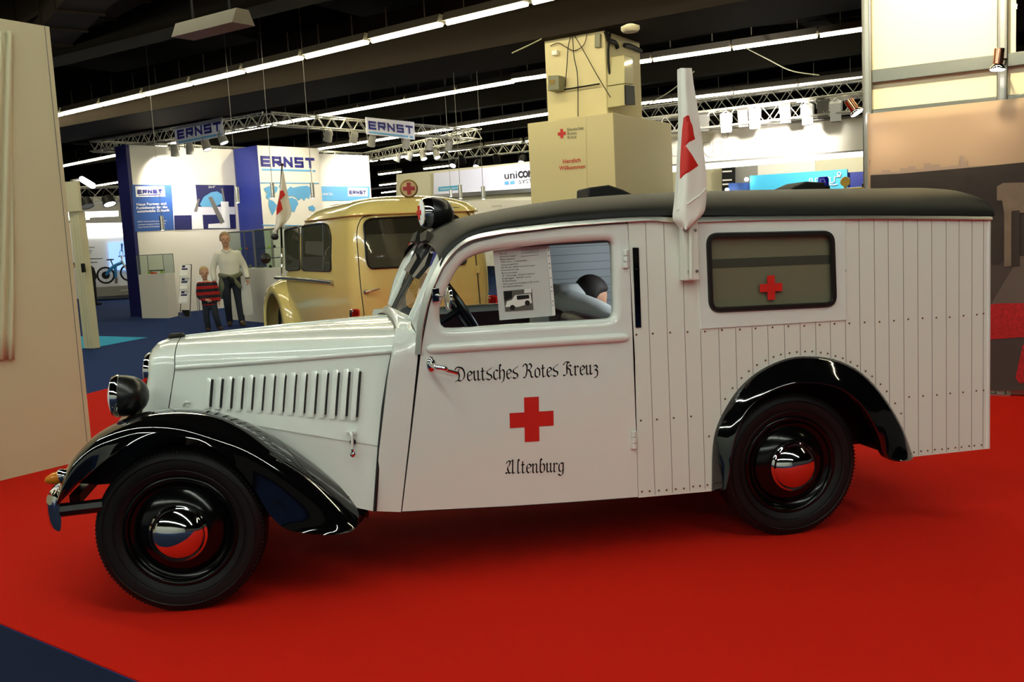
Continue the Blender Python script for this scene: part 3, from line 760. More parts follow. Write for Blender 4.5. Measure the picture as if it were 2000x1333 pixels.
# ---- headlamps
def f_hl(mb):
    c = onY(229, 774, .32); ax = unit(V(1, .06, -.06))
    mb.lathe([(.078, -.01), (.083, .0), (.0845, .012), (.084, .035), (.078, .065), (.064, .092), (.044, .11), (.02, .12), (.001, .122)], c, ax, 32); mb.tube([c+V(.05, .01, -.05), c+V(.06, .02, -.12)], .018, 8); return mb
hl = both(f_hl, 'headlamp', M['black_satin'], smooth=60)
def f_hr(mb):
    c = onY(229, 774, .32); ax = unit(V(1, .06, -.06)); mb.lathe([(.08, .012), (.0865, .008), (.0865, -.002), (.078, -.02), (.072, -.022)], c, ax, 32); return mb
def f_hlens(mb):
    c = onY(229, 774, .32); ax = unit(V(1, .06, -.06)); mb.lathe([(.001, -.035), (.03, -.033), (.06, -.026), (.076, -.016)], c, ax, 32); return mb
for fn, nm, m_ in ((f_hr, 'chrome_ring', 'chrome'), (f_hlens, 'lens', 'poster_white')):
    a, b = both(fn, nm, M[m_], hl[0]); b.parent = hl[1]
def f_ind(mb):
    c = onY(116, 932, .13); mb.lathe([(.026, 0), (.03, .01), (.022, .03), (.016, .045)], c, (1, .1, .2), 20); return mb
ti = both(f_ind, 'turn_indicator', M['chrome'], smooth=60)
def f_amb(mb):
    c = onY(116, 932, .13); mb.lathe([(.024, 0), (.023, -.02), (.014, -.045), (.001, -.055)], c, (1, .1, .2), 20); return mb
a, b = both(f_amb, 'amber_lens', M['amber'], ti[0]); b.parent = ti[1]; ti[1].location[2] -= .05
# ---- rear fenders
OUT = ARCH
LIP = cr([V(*xz(*p, -.03)) for p in ((1418, 955), (1427, 920), (1433, 872), (1446, 830), (1467, 795), (1504, 768), (1547, 752), (1584, 749), (1621, 754), (1651, 766), (1679, 789), (1700, 820), (1716, 854), (1724, 884), (1734, 897), (1752, 902), (1771, 901))], 3)
def f_rf(mb):
    rings = []
    for o_, l in zip(OUT, LIP):
        a, b = V(o_[0], YN-.001, o_[1]), V(l[0], -.03, l[1]); m_ = a*.5+b*.5
        prof = [a+(a-m_)*.03, a+V(0, -.007, 0)]+cr([a+V(0, -.010, 0)+(b-a)*.08, a+(b-a)*.3+V(0, -.013, 0), a+(b-a)*.62+V(0, -.013, 0), a+(b-a)*.9+V(0, -.006, 0), b], 4)
        rings.append(prof+[b+V(0, .012, .0), b+V(0, .035, 0)])
    mb.loft(rings, False, False); return mb
both(f_rf, 'rear_fender', M['black_gloss'], smooth=70)
# ---- wheels
def wheel(x, y, rz, sgn):
    w_ = thing('tmp', '', '', (0, 0, 0)); bpy.data.objects.remove(w_)
    R = .328; W = .072
    prof = [(.212, -.045), (.235, -.062), (.285, -.072), (.305, -.066), (.318, -.055), (.326, -.04), (.328, -.02), (.328, .02), (.326, .04), (.318, .055), (.305, .066), (.285, .072), (.235, .062), (.212, .045)]
    mb = MB(); mb.lathe(prof, (0, 0, 0), (0, 1, 0), 72)
    for k_ in range(120):
        a = 2*math.pi*k_/120
        for s in (-1, 1):
            e = V(math.cos(a), 0, math.sin(a)); t = V(-math.sin(a), 0, math.cos(a)); mb.box(e*.3175+V(0, s*.0535, 0), (.008, .008, .006), ax=(e, V(0, 1, 0), t))
    for rr in (.292, .25): mb.lathe([(rr-.003, -.0735), (rr, -.0765 if rr > .28 else -.071), (rr+.003, -.0735)], (0, 0, 0), (0, 1, 0), 72)
    ty = mb.build('wheel', M['rubber'], amb, local=True, smooth=40)
    mb = MB(); mb.lathe([(.214, -.05), (.219, -.056), (.214, -.06), (.204, -.057), (.198, -.048), (.194, -.04), (.188, -.039), (.184, -.034), (.176, -.034), (.174, -.038), (.164, -.048), (.15, -.060), (.136, -.068), (.124, -.074), (.112, -.078), (.03, -.08), (.001, -.08)], (0, 0, 0), (0, 1, 0), 64); mb.build('rim', M['rim_black'], ty, local=True, smooth=60)
    mb = MB(); mb.lathe([(.112, -.076), (.114, -.083), (.111, -.089), (.105, -.091), (.102, -.097), (.092, -.111), (.072, -.127), (.046, -.138), (.02, -.143), (.001, -.144)], (0, 0, 0), (0, 1, 0), 64); mb.build('hubcap', M['chrome'], ty, local=True, smooth=70)
    ty.location = (x-1.55, y-.75, .328); ty.rotation_euler = (0, 0, rz)
    return ty
YW = .125
wheel(.0, YW, math.radians(-7), 1); wheel(2.61, YW, 0, 1)
wheel(.0, 1.5-YW, math.radians(173), 1); wheel(2.61, 1.5-YW, math.pi, 1)
# ---- search lamp on the roof
c = onY(838, 416, YM); ax = unit(V(1, .12, -.04))
mb = MB(); mb.lathe([(.068, -.012), (.074, .0), (.0755, .018), (.074, .042), (.067, .072), (.052, .098), (.03, .114), (.001, .12)], c, ax, 32); mb.tube([c+V(.04, 0, -.05), c+V(.05, 0, -.12)], .014, 8)
sl = mb.build('search_lamp', M['black_satin'], amb, smooth=60)
mb = MB(); mb.lathe([(.07, .006), (.076, .004), (.076, -.008), (.066, -.036), (.06, -.038)], c, ax, 32); mb.build('chrome_ring', M['chrome'], sl, smooth=50)
mb = MB(); mb.lathe([(.001, -.05), (.03, -.047), (.05, -.042), (.064, -.036)], c, ax, 32); mb.build('lens', M['poster_white'], sl)
ey = unit(np.cross(V(0, 0, 1), ax)); mb = MB(); mb.prism(cross_pts(c-ax*.046, ey, V(0, 0, 1), .066), -ax*.006); mb.build('red_cross', M['red'], sl, smooth=0)
# ---- wipers hanging from the top of the screen
WN = unit(np.cross(WT0-WB0, WB1-WB0)); WN = WN if WN[0] < 0 else -WN
def on_ws(x, y, d=.02): return onPl(x, y, WB0+WN*d, WN)
for (bx, arm, bl) in ((((832, 462), (846, 456), (843, 474), (832, 478)), ((840, 470), (826, 520)), ((812, 544), (843, 500), (846, 497), (838, 522), (818, 546))),
                      (((818, 462), (827, 456), (822, 476), (812, 478)), ((820, 470), (800, 515)), ((796, 531), (819, 498), (822, 508), (806, 536)))):
    mb = MB(); mb.prism([on_ws(*p, .02) for p in bx], WN*.03); wp = mb.build('wiper', M['dark'], amb, smooth=0)
    mb = MB(); mb.tube([on_ws(*p, .03) for p in arm], .004, 6); mb.build('arm', M['dark'], wp)
    mb = MB(); mb.prism([on_ws(*p, .015) for p in bl], WN*.02); mb.build('blade', M['gasket'], wp, smooth=0)
# ---- mirror on the front post
c = onY(852, 577, YN-.02)
mb = MB(); mb.box(c+V(0, .012, 0), (.03, .014, .055)); mb.tube([c, onY(868, 580, -.03), onY(873, 582, -.05)], .006, 8); mi_ = mb.build('mirror_bracket', M['chrome'], amb, smooth=40, bevel=.002)
mb = MB(); mb.lathe([(.001, .012), (.03, .01), (.045, .004), (.048, 0), (.045, -.003), (.001, -.004)], onY(876, 583, -.06), (-1, -.16, .1), 24); mb.build('mirror', M['chrome'], mi_, smooth=50)
# ---- interior
mb = MB(); mb.box((2.7, YF-.04, .9), (1.75, .012, .95)); mb.box((2.7, YF-.05, .45), (1.75, .06, .05)); mb.build('inner_boards', M['partition'], amb, smooth=0)
mb = MB()
for z in np.arange(.62, 1.36, .045): mb.box((2.7, YF-.0465, z), (1.74, .002, .003))
mb.build('board_joints', M['seam'], amb, smooth=0)
il = bpy.data.lights.new('cabin_fill', 'POINT'); il.energy = 7; il.color = (.86, .94, 1.); il.shadow_soft_size = .08  # unseen lamp added to brighten the rear compartment
io = bpy.data.objects.new('cabin_fill', il); COL.objects.link(io); io.parent = amb; io.location = (2.35-1.55, 0, 1.28)
mb = MB(); mb.lathe([(.001, 0), (.05, .0), (.06, .02), (.06, .03)], (2.35, YM, 1.335), (0, 0, 1), 20); mb.build('cabin_fill_cover', M['poster_white'], amb)  # cover for the added lamp, out of view
for yy in (.43, 1.07):
    mb = MB(); mb.box((1.56, yy, .62), (.5, .52, .14)); mb.build('seat', M['maroon'], amb, bevel=.03)
    mb = MB(); mb.box((1.775, yy, .84), (.09, .52, .4)); mb.build('backrest', M['maroon'], amb, bevel=.03)
mb = MB(); mb.box((1.0, YM, .9), (.1, 1.3, .22)); mb.build('dashboard', M['interior'], amb, bevel=.02)
c = onY(898, 605, .42); ax = unit(V(.86, 0, .5))
mb = MB(); uu = V(0, 1, 0); ww = np.cross(ax, uu)
mb.tube([c+.19*(math.cos(a)*uu+math.sin(a)*ww) for a in np.linspace(0, 2*math.pi, 40)], .013, 8, caps=False)
for a in (.5, 2.6, 4.7): mb.tube([c, c+.19*(math.cos(a)*uu+math.sin(a)*ww)], .008, 6)
mb.tube([c, c-ax*.35], .016, 8); mb.build('steering_wheel', M['black_satin'], amb)
# ---- wooden flag bracket
mb = MB(); b_ = [onY(x, y, YN-.045) for x, y in ((1333, 425), (1336, 549), (1367, 548), (1363, 425))]
mb.prism(b_, (0, .044, 0)); bk = mb.build('flag_bracket', M['van_board'], amb, bevel=.004)
for x, y in ((1341, 451), (1358, 450), (1346, 531), (1361, 530)):
    mb = MB(); mb.lathe([(.001, -.004), (.006, -.004), (.008, 0), (.008, .004)], onY(x, y, YN-.045), (0, 1, 0), 12); mb.build('bolt', M['alu'], bk)
# ---- brass screws
scr = [(1243, 654), (1275, 652), (1309, 650), (1343, 649), (1377, 648), (1410, 645), (1445, 644), (1476, 642), (1509, 640), (1540, 638), (1571, 637), (1601, 635), (1630, 633), (1659, 632), (1689, 630), (1718, 629), (1746, 627), (1774, 624), (1802, 622), (1829, 621), (1855, 620), (1882, 617), (1908, 615), (1921, 613),
       (1252, 822), (1283, 820), (1316, 817), (1350, 814), (1776, 776), (1803, 774), (1830, 772), (1856, 769), (1881, 767), (1907, 764), (1921, 763), (1385, 853), (1651, 529),
       (1254, 961), (1269, 960), (1287, 959), (1302, 958), (1320, 956), (1336, 955), (1354, 951), (1367, 950), (1382, 948), (1785, 884), (1799, 882), (1812, 881), (1826, 879), (1840, 878), (1852, 877), (1866, 875), (1878, 874), (1893, 872), (1903, 871), (1917, 870)]
scr += [(1350+x*.3075, 660+y*.3075) for x, y in ((216, 390), (263, 321), (320, 257), (367, 213), (418, 174), (473, 145), (524, 123), (570, 107), (625, 98), (671, 91), (724, 88), (769, 88), (823, 95), (867, 101), (917, 117), (963, 131), (1012, 155), (1056, 179), (1108, 213), (1149, 246), (1203, 296), (1243, 341), (1296, 417), (1334, 482))]
mb = MB(); mb.lathe([(.0005, -.003), (.003, -.0025), (.0046, .0005)], (0, 0, 0), (0, 1, 0), 10); s0 = None
for x, y in scr:
    p = onY(x, y, YN-.001)
    if s0 is None: s0 = mb.build('screw', M['brass'], amb, local=True); s0.location = tuple(p-V(1.55, .75, 0))
    else: put(s0, 'screw', amb, p)

# ================================================================== flag with red cross on the ambulance
fl = thing('flag', 'tall white flag with red cross, furled upright on the bracket of the white ambulance', 'flag', tuple(onY(1350, 548, .0)))
mb = MB(); mb.tube([onY(1350, 545, -.012), onY(1345, 140, -.012)], .008, 8); mb.build('flagpole', M['van_board'], fl)
LFT = [(1329, 133), (1330, 200), (1331, 240), (1329, 290), (1326, 345), (1323, 390), (1320, 425), (1329, 440), (1338, 449)]
RGT = [(1351, 133), (1355, 165), (1361, 200), (1368, 250), (1375, 300), (1380, 345), (1379, 395), (1372, 420), (1342, 449)]
def flag_mesh(Lp, Rp, y0, yd, n=28, m=16, rag=(5, 2)):
    Lc, Rc = cr([V(*p) for p in Lp], 4), cr([V(*p) for p in Rp], 4); rings = []
    for i in range(len(Lc)):
        t = i/(len(Lc)-1); r = []
        for j in range(m+1):
            s = j/m; p = Lc[i]+(Rc[i]-Lc[i])*s
            r.append(onY(p[0], p[1], y0-yd*(.25+t*.75)*math.sin(s*math.pi)*(1+.35*math.sin(rag[0]*s+rag[1]*t))))
        rings.append(r)
    return rings
rg = flag_mesh(LFT, RGT, -.02, .05)
mb = MB(); mb.loft(rg, False, False)
bk_ = [[p+V(0, .035, 0) for p in r] for r in rg]; mb.loft(bk_, False, False)
for i in range(len(rg)-1):
    for j in (0, -1): mb.add([rg[i][j], rg[i+1][j], bk_[i+1][j], bk_[i][j]], [(0, 1, 2, 3)])
mb.add(rg[0]+bk_[0][::-1], [tuple(range(2*len(rg[0])))])
mb.add(rg[-1]+bk_[-1][::-1], [tuple(range(2*len(rg[0])))])
cl = mb.build('flag_cloth', M['cloth'], fl, smooth=70)
def on_flag(x, y):
    """point on the front of the cloth under a pixel"""
    t = np.interp(y, [cc[1] for cc in cr([V(*p) for p in LFT], 4)], np.linspace(0, 1, len(rg)))
    Lc, Rc = cr([V(*p) for p in LFT], 4), cr([V(*p) for p in RGT], 4); i = t*(len(Lc)-1); k_ = min(int(i), len(Lc)-2); f_ = i-k_
    L_, R_2 = Lc[k_]*(1-f_)+Lc[k_+1]*f_, Rc[k_]*(1-f_)+Rc[k_+1]*f_; s = min(1, max(0, (x-L_[0])/(R_2[0]-L_[0])))
    return onY(x, y, -.02-.05*(.25+t*.75)*math.sin(s*math.pi)*(1+.35*math.sin(5*s+2*t))-.004)
cp = [(1335, 230), (1350, 219), (1358, 234), (1365, 250), (1368, 265), (1354, 274), (1339, 284), (1352, 303), (1364, 324), (1346, 336), (1328, 350), (1328, 320), (1330, 285), (1332, 255)]
mb = MB(); mb.panel(cp, [], lambda u, v: on_flag(u, v), 0, (0, 1, 0), 5); mb.build('red_cross', M['red'], fl, smooth=60)
mb = MB(); mb.tube([on_flag(*p) for p in ((1322, 412), (1345, 397), (1366, 382), (1379, 368))], .003, 6); mb.build('fold', M['cloth'], fl)

# ================================================================== info sheet in the cab window
sh = thing('information_sheet', 'white printed information sheet in a clear sleeve hanging inside the ambulance door window', 'sheet', tuple(onY(1020, 620, .095)))
yy = .1
mb = MB(); mb.prism([onY(*p, yy) for p in ((963, 490), (1069, 477), (1083, 617), (976, 626))], (0, .002, 0)); mb.build('paper', M['paper'], sh, smooth=0)
mb = MB(); mb.prism([onY(*p, yy-.004) for p in ((963, 489), (1070, 476), (1084, 617), (976, 626))], (0, .001, 0)); mb.build('clear_sleeve', M['glass'], sh, smooth=0)
mb = MB(); mb.prism([onY(*p, yy-.005) for p in ((1067, 477), (1073, 477), (1085, 616), (1079, 617))], (0, .001, 0)); mb.build('punched_strip', M['poster_white'], sh, smooth=0)
mb = MB()
for t in (.08, .16, .27, .33, .47, .6, .66, .8, .86): mb.ball(onY(lerp(1070, 1082, t), lerp(478, 616, t), yy-.006), .003, 6)
mb.build('punch_holes', M['ink'], sh)
mb = MB()
for i, (t, l) in enumerate((('IFA F8', 14), ('Krankenwagen', 32), ('Baujahr', 30), ('700 ccm, 2 Zylinder', 52), ('Wassergekühlt', 34), ('20 PS bei 3500 Umdrehungen', 66), ('Frontantrieb', 34), ('Bremsanlage', 30), ('4 Gang Getriebe', 64), ('Länge 420 cm', 56), ('Höhe', 26), ('Höchstgeschwindigkeit 85 km/h', 70), ('Kraftstofftank', 38))):
    y = lerp(498, 562, i/12); x = lerp(976, 983, i/12); text_to(mb, t, onY(x, y, yy-.002), onY(x+l, y-l*.075, yy-.002), .0065, off=.001)
for i, y in enumerate((494, 499, 505)): text_to(mb, 'Deutsches Rotes Kreuz', onY(1018, y-3, yy-.002), onY(1052, y-6, yy-.002), .005, off=.001)
mb.build('print', M['ink'], sh, smooth=0)
ph = MB(); ph.prism([onY(*p, yy-.003) for p in ((983, 569), (1039, 564), (1042, 605), (987, 609))], (0, .001, 0)); ph.build('photo', M['grey'], sh, smooth=0)
ph = MB(); ph.prism([onY(*p, yy-.0045) for p in ((987, 600), (990, 589), (1000, 586), (1006, 577), (1036, 574), (1039, 592), (1012, 600))], (0, .001, 0)); ph.prism([onY(*p, yy-.0045) for p in ((1024, 565), (1038, 564), (1038, 572), (1024, 573))], (0, .001, 0)); ph.build('photo_ambulance', M['poster_white'], sh, smooth=0)
ph = MB()
for p in ((1001, 601), (1030, 592)): ph.lathe([(.001, 0), (.011, 0)], onY(*p, yy-.006), (0, 1, 0), 14)
ph.prism([onY(*p, yy-.005) for p in ((984, 570), (1000, 569), (1000, 582), (985, 588))], (0, .0005, 0)); ph.prism([onY(*p, yy-.006) for p in ((1009, 578), (1033, 576), (1034, 583), (1010, 586))], (0, .0005, 0)); ph.build('photo_darks', M['ink'], sh, smooth=0)

# ================================================================== hall surroundings
def vpl(x, y, p0, d, off=0.):
    """pixel onto the upright plane through p0 along horizontal direction d, off metres towards the camera"""
    n = unit(V(-d[1], d[0], 0)); n = n if np.dot(n, CAM-p0) > 0 else -n
    return onPl(x, y, np.array(p0)+n*off, n)
def xy(p): return V(p[0], p[1], 0)
def wallbox(mb, a, b, z0, z1, th, mi=0, away=True):
    """upright slab from a to b, thickness behind as seen from the camera"""
    a, b = xy(a), xy(b); d = unit(b-a); n = V(-d[1], d[0], 0)
    if np.dot(n, CAM-a) > 0: n = -n
    return mb.prism([a+V(0, 0, z0), b+V(0, 0, z0), b+V(0, 0, z1), a+V(0, 0, z1)], n*th, mi)
def plate(mb, pts, p0, d, off, th=.004, mi=0):
    P = [vpl(x, y, p0, d, off) for x, y in pts]; n = unit(V(-d[1], d[0], 0)); n = n if np.dot(n, CAM-p0) > 0 else -n
    return mb.prism(P, -n*th*.8, mi)
def ptext(mb, t, x0, y0, x1, y1, hpx, p0, d, off=.012, bold=0., spacing=1.):
    L, R = vpl(x0, y0, p0, d, off), vpl(x1, y1, p0, d, off); D = np.dot(AX[2], L-CAM)
    return text_to(mb, t, L, R, hpx*D/F, off=.0, bold=bold, spacing=spacing)

def pblock(mb, x0, y0, x1, y1, hpx, p0, d, off):
    L, R = vpl(x0, y0, p0, d, off), vpl(x1, y1, p0, d, off); return block(mb, L, R, hpx*np.dot(AX[2], L-CAM)/F)
# ---- tall white wall at the left edge
wc = onZ(182, 897); wd = -N_
wt = vpl(95, 52, wc, wd)[2]
mb = MB(); wallbox(mb, wc, wc+wd*4.5, 0.005, wt, .08); struct(mb.build('wall_left', M['wall_beige'], smooth=0))
mb = MB(); a = vpl(88, 60, wc, wd, .001)
mb.box(xy(a)*1.0+V(0, 0, wt/2), (.004, .004, wt-.01)); struct(mb.build('trim_31', M['seam'], smooth=0))
dr = thing('cloth_drape', 'cream cloth hanging down the left edge of the tall white wall', 'drape', xy(vpl(10, 700, wc, wd)))
mb = MB(); rings = []
for y in np.linspace(60, 703, 14):
    rings.append([vpl(x+(26-8)*(0 if y < 300 else (y-300)/400)*0+ (y/703)*6, y, wc, wd, .02+.015*math.sin(x*.35+y*.012)) for x in np.linspace(-170, 22, 60)])
mb.loft(rings, False, False); mb.build('cloth', M['wall_beige'], dr, smooth=70, solid=.004)

# ---- door post and panel behind it
pp = onZ(174, 681); dp = thing('sliding_door_post', 'slim pale aluminium door post with dark handle beside the tall white wall', 'door post', xy(pp))
def pq(x, y, o=0): return vpl(x, y, pp, U, o)
mb = MB()
for x0, x1, o_ in ((134, 142, 0), (142.5, 147, .03), (147.5, 152, .03)):
    sh_ = 31
    p = [pq(x0, 413, o_), pq(x1, 413, o_), pq(x1+sh_-.5, 681, o_), pq(x0+sh_-.5, 681, o_)]; mb.prism(p, -unit(V(-U[1], U[0], 0))*-.12)
mb.build('post', M['wall_beige'], dp, smooth=0)
mb = MB(); plate(mb, [(100, 357), (151, 354), (156, 412), (100, 417)], pp, U, .08, .05); mb.build('header_panel', M['wall_beige'], dp, smooth=0)
mb = MB(); plate(mb, [(157, 515), (162, 515), (164, 532), (159, 533)], pp, U, .1, .05); mb.build('handle', M['dark'], dp, bevel=.01)

# ================================================================== booth with blue posters
HB = 4.06
bA, bB, bC, bD = (xy(onZ(x, y, HB)) for x, y in ((252, 283), (455, 292), (502, 284), (622, 290)))
V1, V2, V3 = unit(bB-bA), unit(bC-bB), unit(bD-bC)
w1 = thing('exhibition_wall', 'white booth wall with blue poster text, behind the man with the boy', 'wall', bA)
mb = MB(); wallbox(mb, bA, bB, 0.003, HB, .12); mb.build('panel', M['wall_white'], w1, smooth=0)
mb = MB(); nb = unit(V(-V1[1], V1[0], 0)); nb = nb if np.dot(nb, CAM-bA) < 0 else -nb
mb.prism([bA-V1*.005, bA-V1*.1-nb*.02, bA-V1*.1+nb*.5, bA+nb*.5-V1*.005], (0, 0, HB)); mb.build('end_face', M['booth_darkblue'], w1, smooth=0)
mb = MB(); plate(mb, [(258, 361), (335, 361), (340, 449), (263, 453)], bA, V1, .01); po = mb.build('blue_poster', M['poster_blue'], w1, smooth=0)
mb = MB(); plate(mb, [(264, 364), (321, 364), (323, 384), (266, 385)], bA, V1, .016); mb.build('logo_field', M['poster_white'], po, smooth=0)
mb = MB(); pblock(mb, 269, 379, 319, 377.5, 8, bA, V1, .024); plate(mb, [(270, 381), (315, 379.5), (315, 380.8), (270, 382.2)], bA, V1, .022); mb.build('logo_lettering', M['navy'], po, smooth=0)
mb = MB()
for t, x0, y0, x1, y1, h in (('Neue Formen und', 267, 402, 325, 400, 5.2), ('Funktionen für die', 267, 409, 327, 406.5, 5.2), ('automobile Zukunft', 268, 415.5, 331, 413, 5.2), ('ERNST Umformtechnik entwickelt und', 269, 435, 325, 432.5, 3), ('produziert komplexe Umformteile für', 270, 440.5, 324, 438, 3), ('anspruchsvolle Anwendungen', 270, 445.5, 312, 443.5, 3)):
    ptext(mb, t, x0, y0, x1, y1, h, bA, V1, .02, .015 if h > 4 else .0)
mb.build('slogan', M['poster_white'], po, smooth=0)
mb = MB(); plate(mb, [(335, 361), (457, 362), (461, 447), (340, 449)], bA, V1, .011); pi_ = mb.build('picture_poster', M['poster_light'], w1, smooth=0)
mb = MB(); plate(mb, [(382, 361), (457, 362), (458, 404), (386, 404)], bA, V1, .016); plate(mb, [(340, 421), (374, 420.5), (375, 448.5), (341, 449)], bA, V1, .016); plate(mb, [(396, 420), (460, 419), (461, 447), (398, 448)], bA, V1, .016); mb.build('blue_fields', M['booth_darkblue'], pi_, smooth=0)
mb = MB(); plate(mb, [(374, 415), (393, 414), (397, 447), (377, 448)], bA, V1, .022); plate(mb, [(431, 394), (446, 394), (450, 446), (407, 446), (407, 438), (434, 436)], bA, V1, .022); mb.build('pedestals', M['poster_white'], pi_, smooth=0)
mb = MB(); plate(mb, [(390, 400), (398, 385), (412, 376), (424, 374), (434, 380), (437, 396), (420, 404), (395, 404)], bA, V1, .02); mb.build('turbine', M['sky'], pi_, smooth=0)
mb = MB(); plate(mb, [(407, 386), (414, 384), (439, 434), (431, 438)], bA, V1, .028); plate(mb, [(387, 388), (390, 389), (385, 413), (379, 413)], bA, V1, .028); plate(mb, [(432, 368), (435, 368), (440, 393), (436, 394)], bA, V1, .028); mb.build('metal_sheets', M['grey'], pi_, smooth=0)
mb = MB(); ptext(mb, '20.0°', 407, 367.5, 421, 367, 4, bA, V1, .024); mb.build('display_digits', M['poster_white'], pi_, smooth=0)
w2 = thing('exhibition_wall', 'plain royal blue booth return wall left of the world map', 'wall', bB)
mb = MB(); wallbox(mb, bB, bC, 0.003, HB, .1); mb.build('panel', M['booth_blue'], w2, smooth=0)
w3 = thing('exhibition_wall', 'white booth wall with large navy name and blue world map', 'wall', bC)
mb = MB(); wallbox(mb, bC, bD, 0.003, HB, .1); mb.build('panel', M['wall_white'], w3, smooth=0)
mb = MB(); pblock(mb, 510, 325.5, 618, 329, 21, bC, V3, .012); mb.build('name_lettering', M['navy'], w3, smooth=0)
mb = MB(); plate(mb, [(511.5, 329.5), (607, 332), (607, 335.5), (511.5, 333)], bC, V3, .012); plate(mb, [(610.5, 332.3), (616, 332.5), (616, 336), (610.5, 335.8)], bC, V3, .012)
plate(mb, [(507, 356), (623, 357.5), (623, 359.5), (507, 358)], bC, V3, .012); plate(mb, [(512, 439), (590, 440), (590, 442), (512, 441)], bC, V3, .012); mb.build('blue_rules', M['sky'], w3, smooth=0)
mb = MB()
for c in ([(515, 368), (524, 364), (534, 363), (543, 366), (541, 374), (536, 380), (529, 384), (524, 390), (519, 385), (522, 378), (518, 374)], [(525, 389), (534, 393), (541, 401), (538, 411), (532, 421), (529, 414), (525, 402)], [(545, 362), (552, 362), (549, 368), (545, 367)],
          [(561, 371), (567, 364), (572, 367), (585, 364), (600, 363), (610, 368), (612, 376), (606, 379), (604, 389), (598, 386), (594, 393), (589, 387), (583, 392), (578, 386), (571, 383), (564, 384), (561, 378)], [(560, 388), (570, 386), (579, 390), (583, 398), (579, 405), (575, 415), (569, 412), (566, 402), (560, 399), (557, 393)], [(602, 404), (611, 401), (616, 407), (614, 413), (604, 411)]):
    plate(mb, c, bC, V3, .012)
mb.build('world_map', M['sky'], w3, smooth=0)
bE, bF = (xy(onZ(x, y, HB)) for x, y in ((619, 300), (720, 304))); V4 = unit(bF-bE)
w4 = thing('exhibition_wall', 'white booth wall with pale blue name strip, right of the world map', 'wall', bE)
mb = MB(); wallbox(mb, bE-V4*.5, bF, 0.003, HB, .1); mb.build('panel', M['wall_white'], w4, smooth=0)
mb = MB(); plate(mb, [(616, 364), (722, 364.5), (722, 392), (616, 393)], bE, V4, .01); mb.build('blue_strip', M['sky'], w4, smooth=0)
mb = MB(); plate(mb, [(679, 366.5), (718, 367.5), (718, 384), (680, 384)], bE, V4, .016); mb.build('logo_field', M['poster_white'], w4, smooth=0)
mb = MB(); pblock(mb, 682.5, 379.5, 716, 379.5, 7, bE, V4, .022); plate(mb, [(683, 381.5), (712, 381.5), (712, 382.3), (683, 382.3)], bE, V4, .022); mb.build('logo_lettering', M['navy'], w4, smooth=0)
mb = MB(); ptext(mb, 'PUNKTE:', 625, 381.5, 650, 381.5, 4.5, bE, V4, .016, .01); mb.build('strip_lettering', M['poster_white'], w4, smooth=0)

# ---- trusses
def truss(name, label, a, b, m, s=.26, r=.018, group=None, pitch=.42, tri=False):
    a, b = np.array(a, float), np.array(b, float); d = unit(b-a); sd = unit(np.cross(d, V(0, 0, 1))); up = V(0, 0, 1); L = np.linalg.norm(b-a)
    t = thing(name, label, 'truss', a, 0, group); cn = [(-.5, .5), (.5, .5), (.5, -.5), (-.5, -.5)]
    for x, z in cn:
        mb = MB(); mb.tube([a+sd*s*x+up*s*z, b+sd*s*x+up*s*z], r, 8); mb.build('chord', m, t)
    mb = MB(); n = max(2, int(L/pitch))
    for (x0, z0), (x1, z1) in zip(cn, cn[1:]+cn[:1]):
        for i in range(n):
            p, q = a+d*L*i/n, a+d*L*(i+.5)/n; e = a+d*L*(i+1)/n
            mb.tube([p+sd*s*x0+up*s*z0, q+sd*s*x1+up*s*z1, e+sd*s*x0+up*s*z0], r*.55, 5)
    mb.build('lacing', m, t); return t
ZT = 4.32
T2, T3, T4 = onZ(523, 232, ZT), onZ(925, 263, ZT), onZ(712, 308, ZT); T1 = T2+(T4-T3)
T1 = T2-unit(T3*0+V(U[0], U[1], 0))*np.linalg.norm(T4-T3)
M['truss'] = mat('truss_aluminium', (205, 202, 190), .4, .5)
truss('light_truss', 'lighting truss over the blue booth, left one carrying the tilted name sign', T1, T2, M['truss'])
truss('light_truss', 'lighting truss over the blue booth, front one carrying the level name sign', T2, T3, M['truss'])
truss('light_truss', 'pale lighting truss over the right end of the blue booth, above the cream car', T4, T3+(T3-T4)*.03, M['truss'])
truss('light_truss', 'rear lighting truss above the white poster wall', T1, T4, M['truss'])
def hsign(label, q, p0, d):
    s = thing('hanging_sign', label, 'sign', vpl(q[3][0], q[3][1], p0, d))
    mb = MB(); plate(mb, q, p0, d, .2, .03); mb.build('board', M['poster_light'], s, smooth=0)
    l = lambda a, b, t: (a[0]+(b[0]-a[0])*t, a[1]+(b[1]-a[1])*t)
    def g(u, v): return l(l(q[0], q[1], u), l(q[3], q[2], u), v)
    mb = MB(); a, b = g(.045, .70), g(.955, .70); h = (g(0, .70)[1]-g(0, .2)[1])
    pblock(mb, a[0], a[1], b[0]+4, b[1]+(b[1]-a[1])*.045, h, p0, d, .215); mb.build('lettering', M['navy'], s, smooth=0)
    mb = MB(); plate(mb, [g(.05, .82), g(.86, .82), g(.86, .92), g(.05, .92)], p0, d, .212); plate(mb, [g(.9, .82), g(.96, .82), g(.96, .92), g(.9, .92)], p0, d, .212); mb.build('blue_rule', M['sky'], s, smooth=0)
    mb = MB()
    for u in (.15, .85):
        p = vpl(*g(u, .02), p0, d, .17); mb.tube([p, V(p[0], p[1], max(p[2]+.02, ZT+.1))], .01, 6)
    mb.build('hanger', M['grey'], s)
hsign('grey name sign hanging tilted in view from the left truss over four spotlights', [(339.5, 249), (433, 229), (436, 266), (344, 284)], T1, U)
hsign('pale name sign with navy letters hanging from the front truss, above the cream car', [(714.5, 229), (809, 238.5), (810.5, 273), (716.5, 262)], T2, unit(T3-T2))

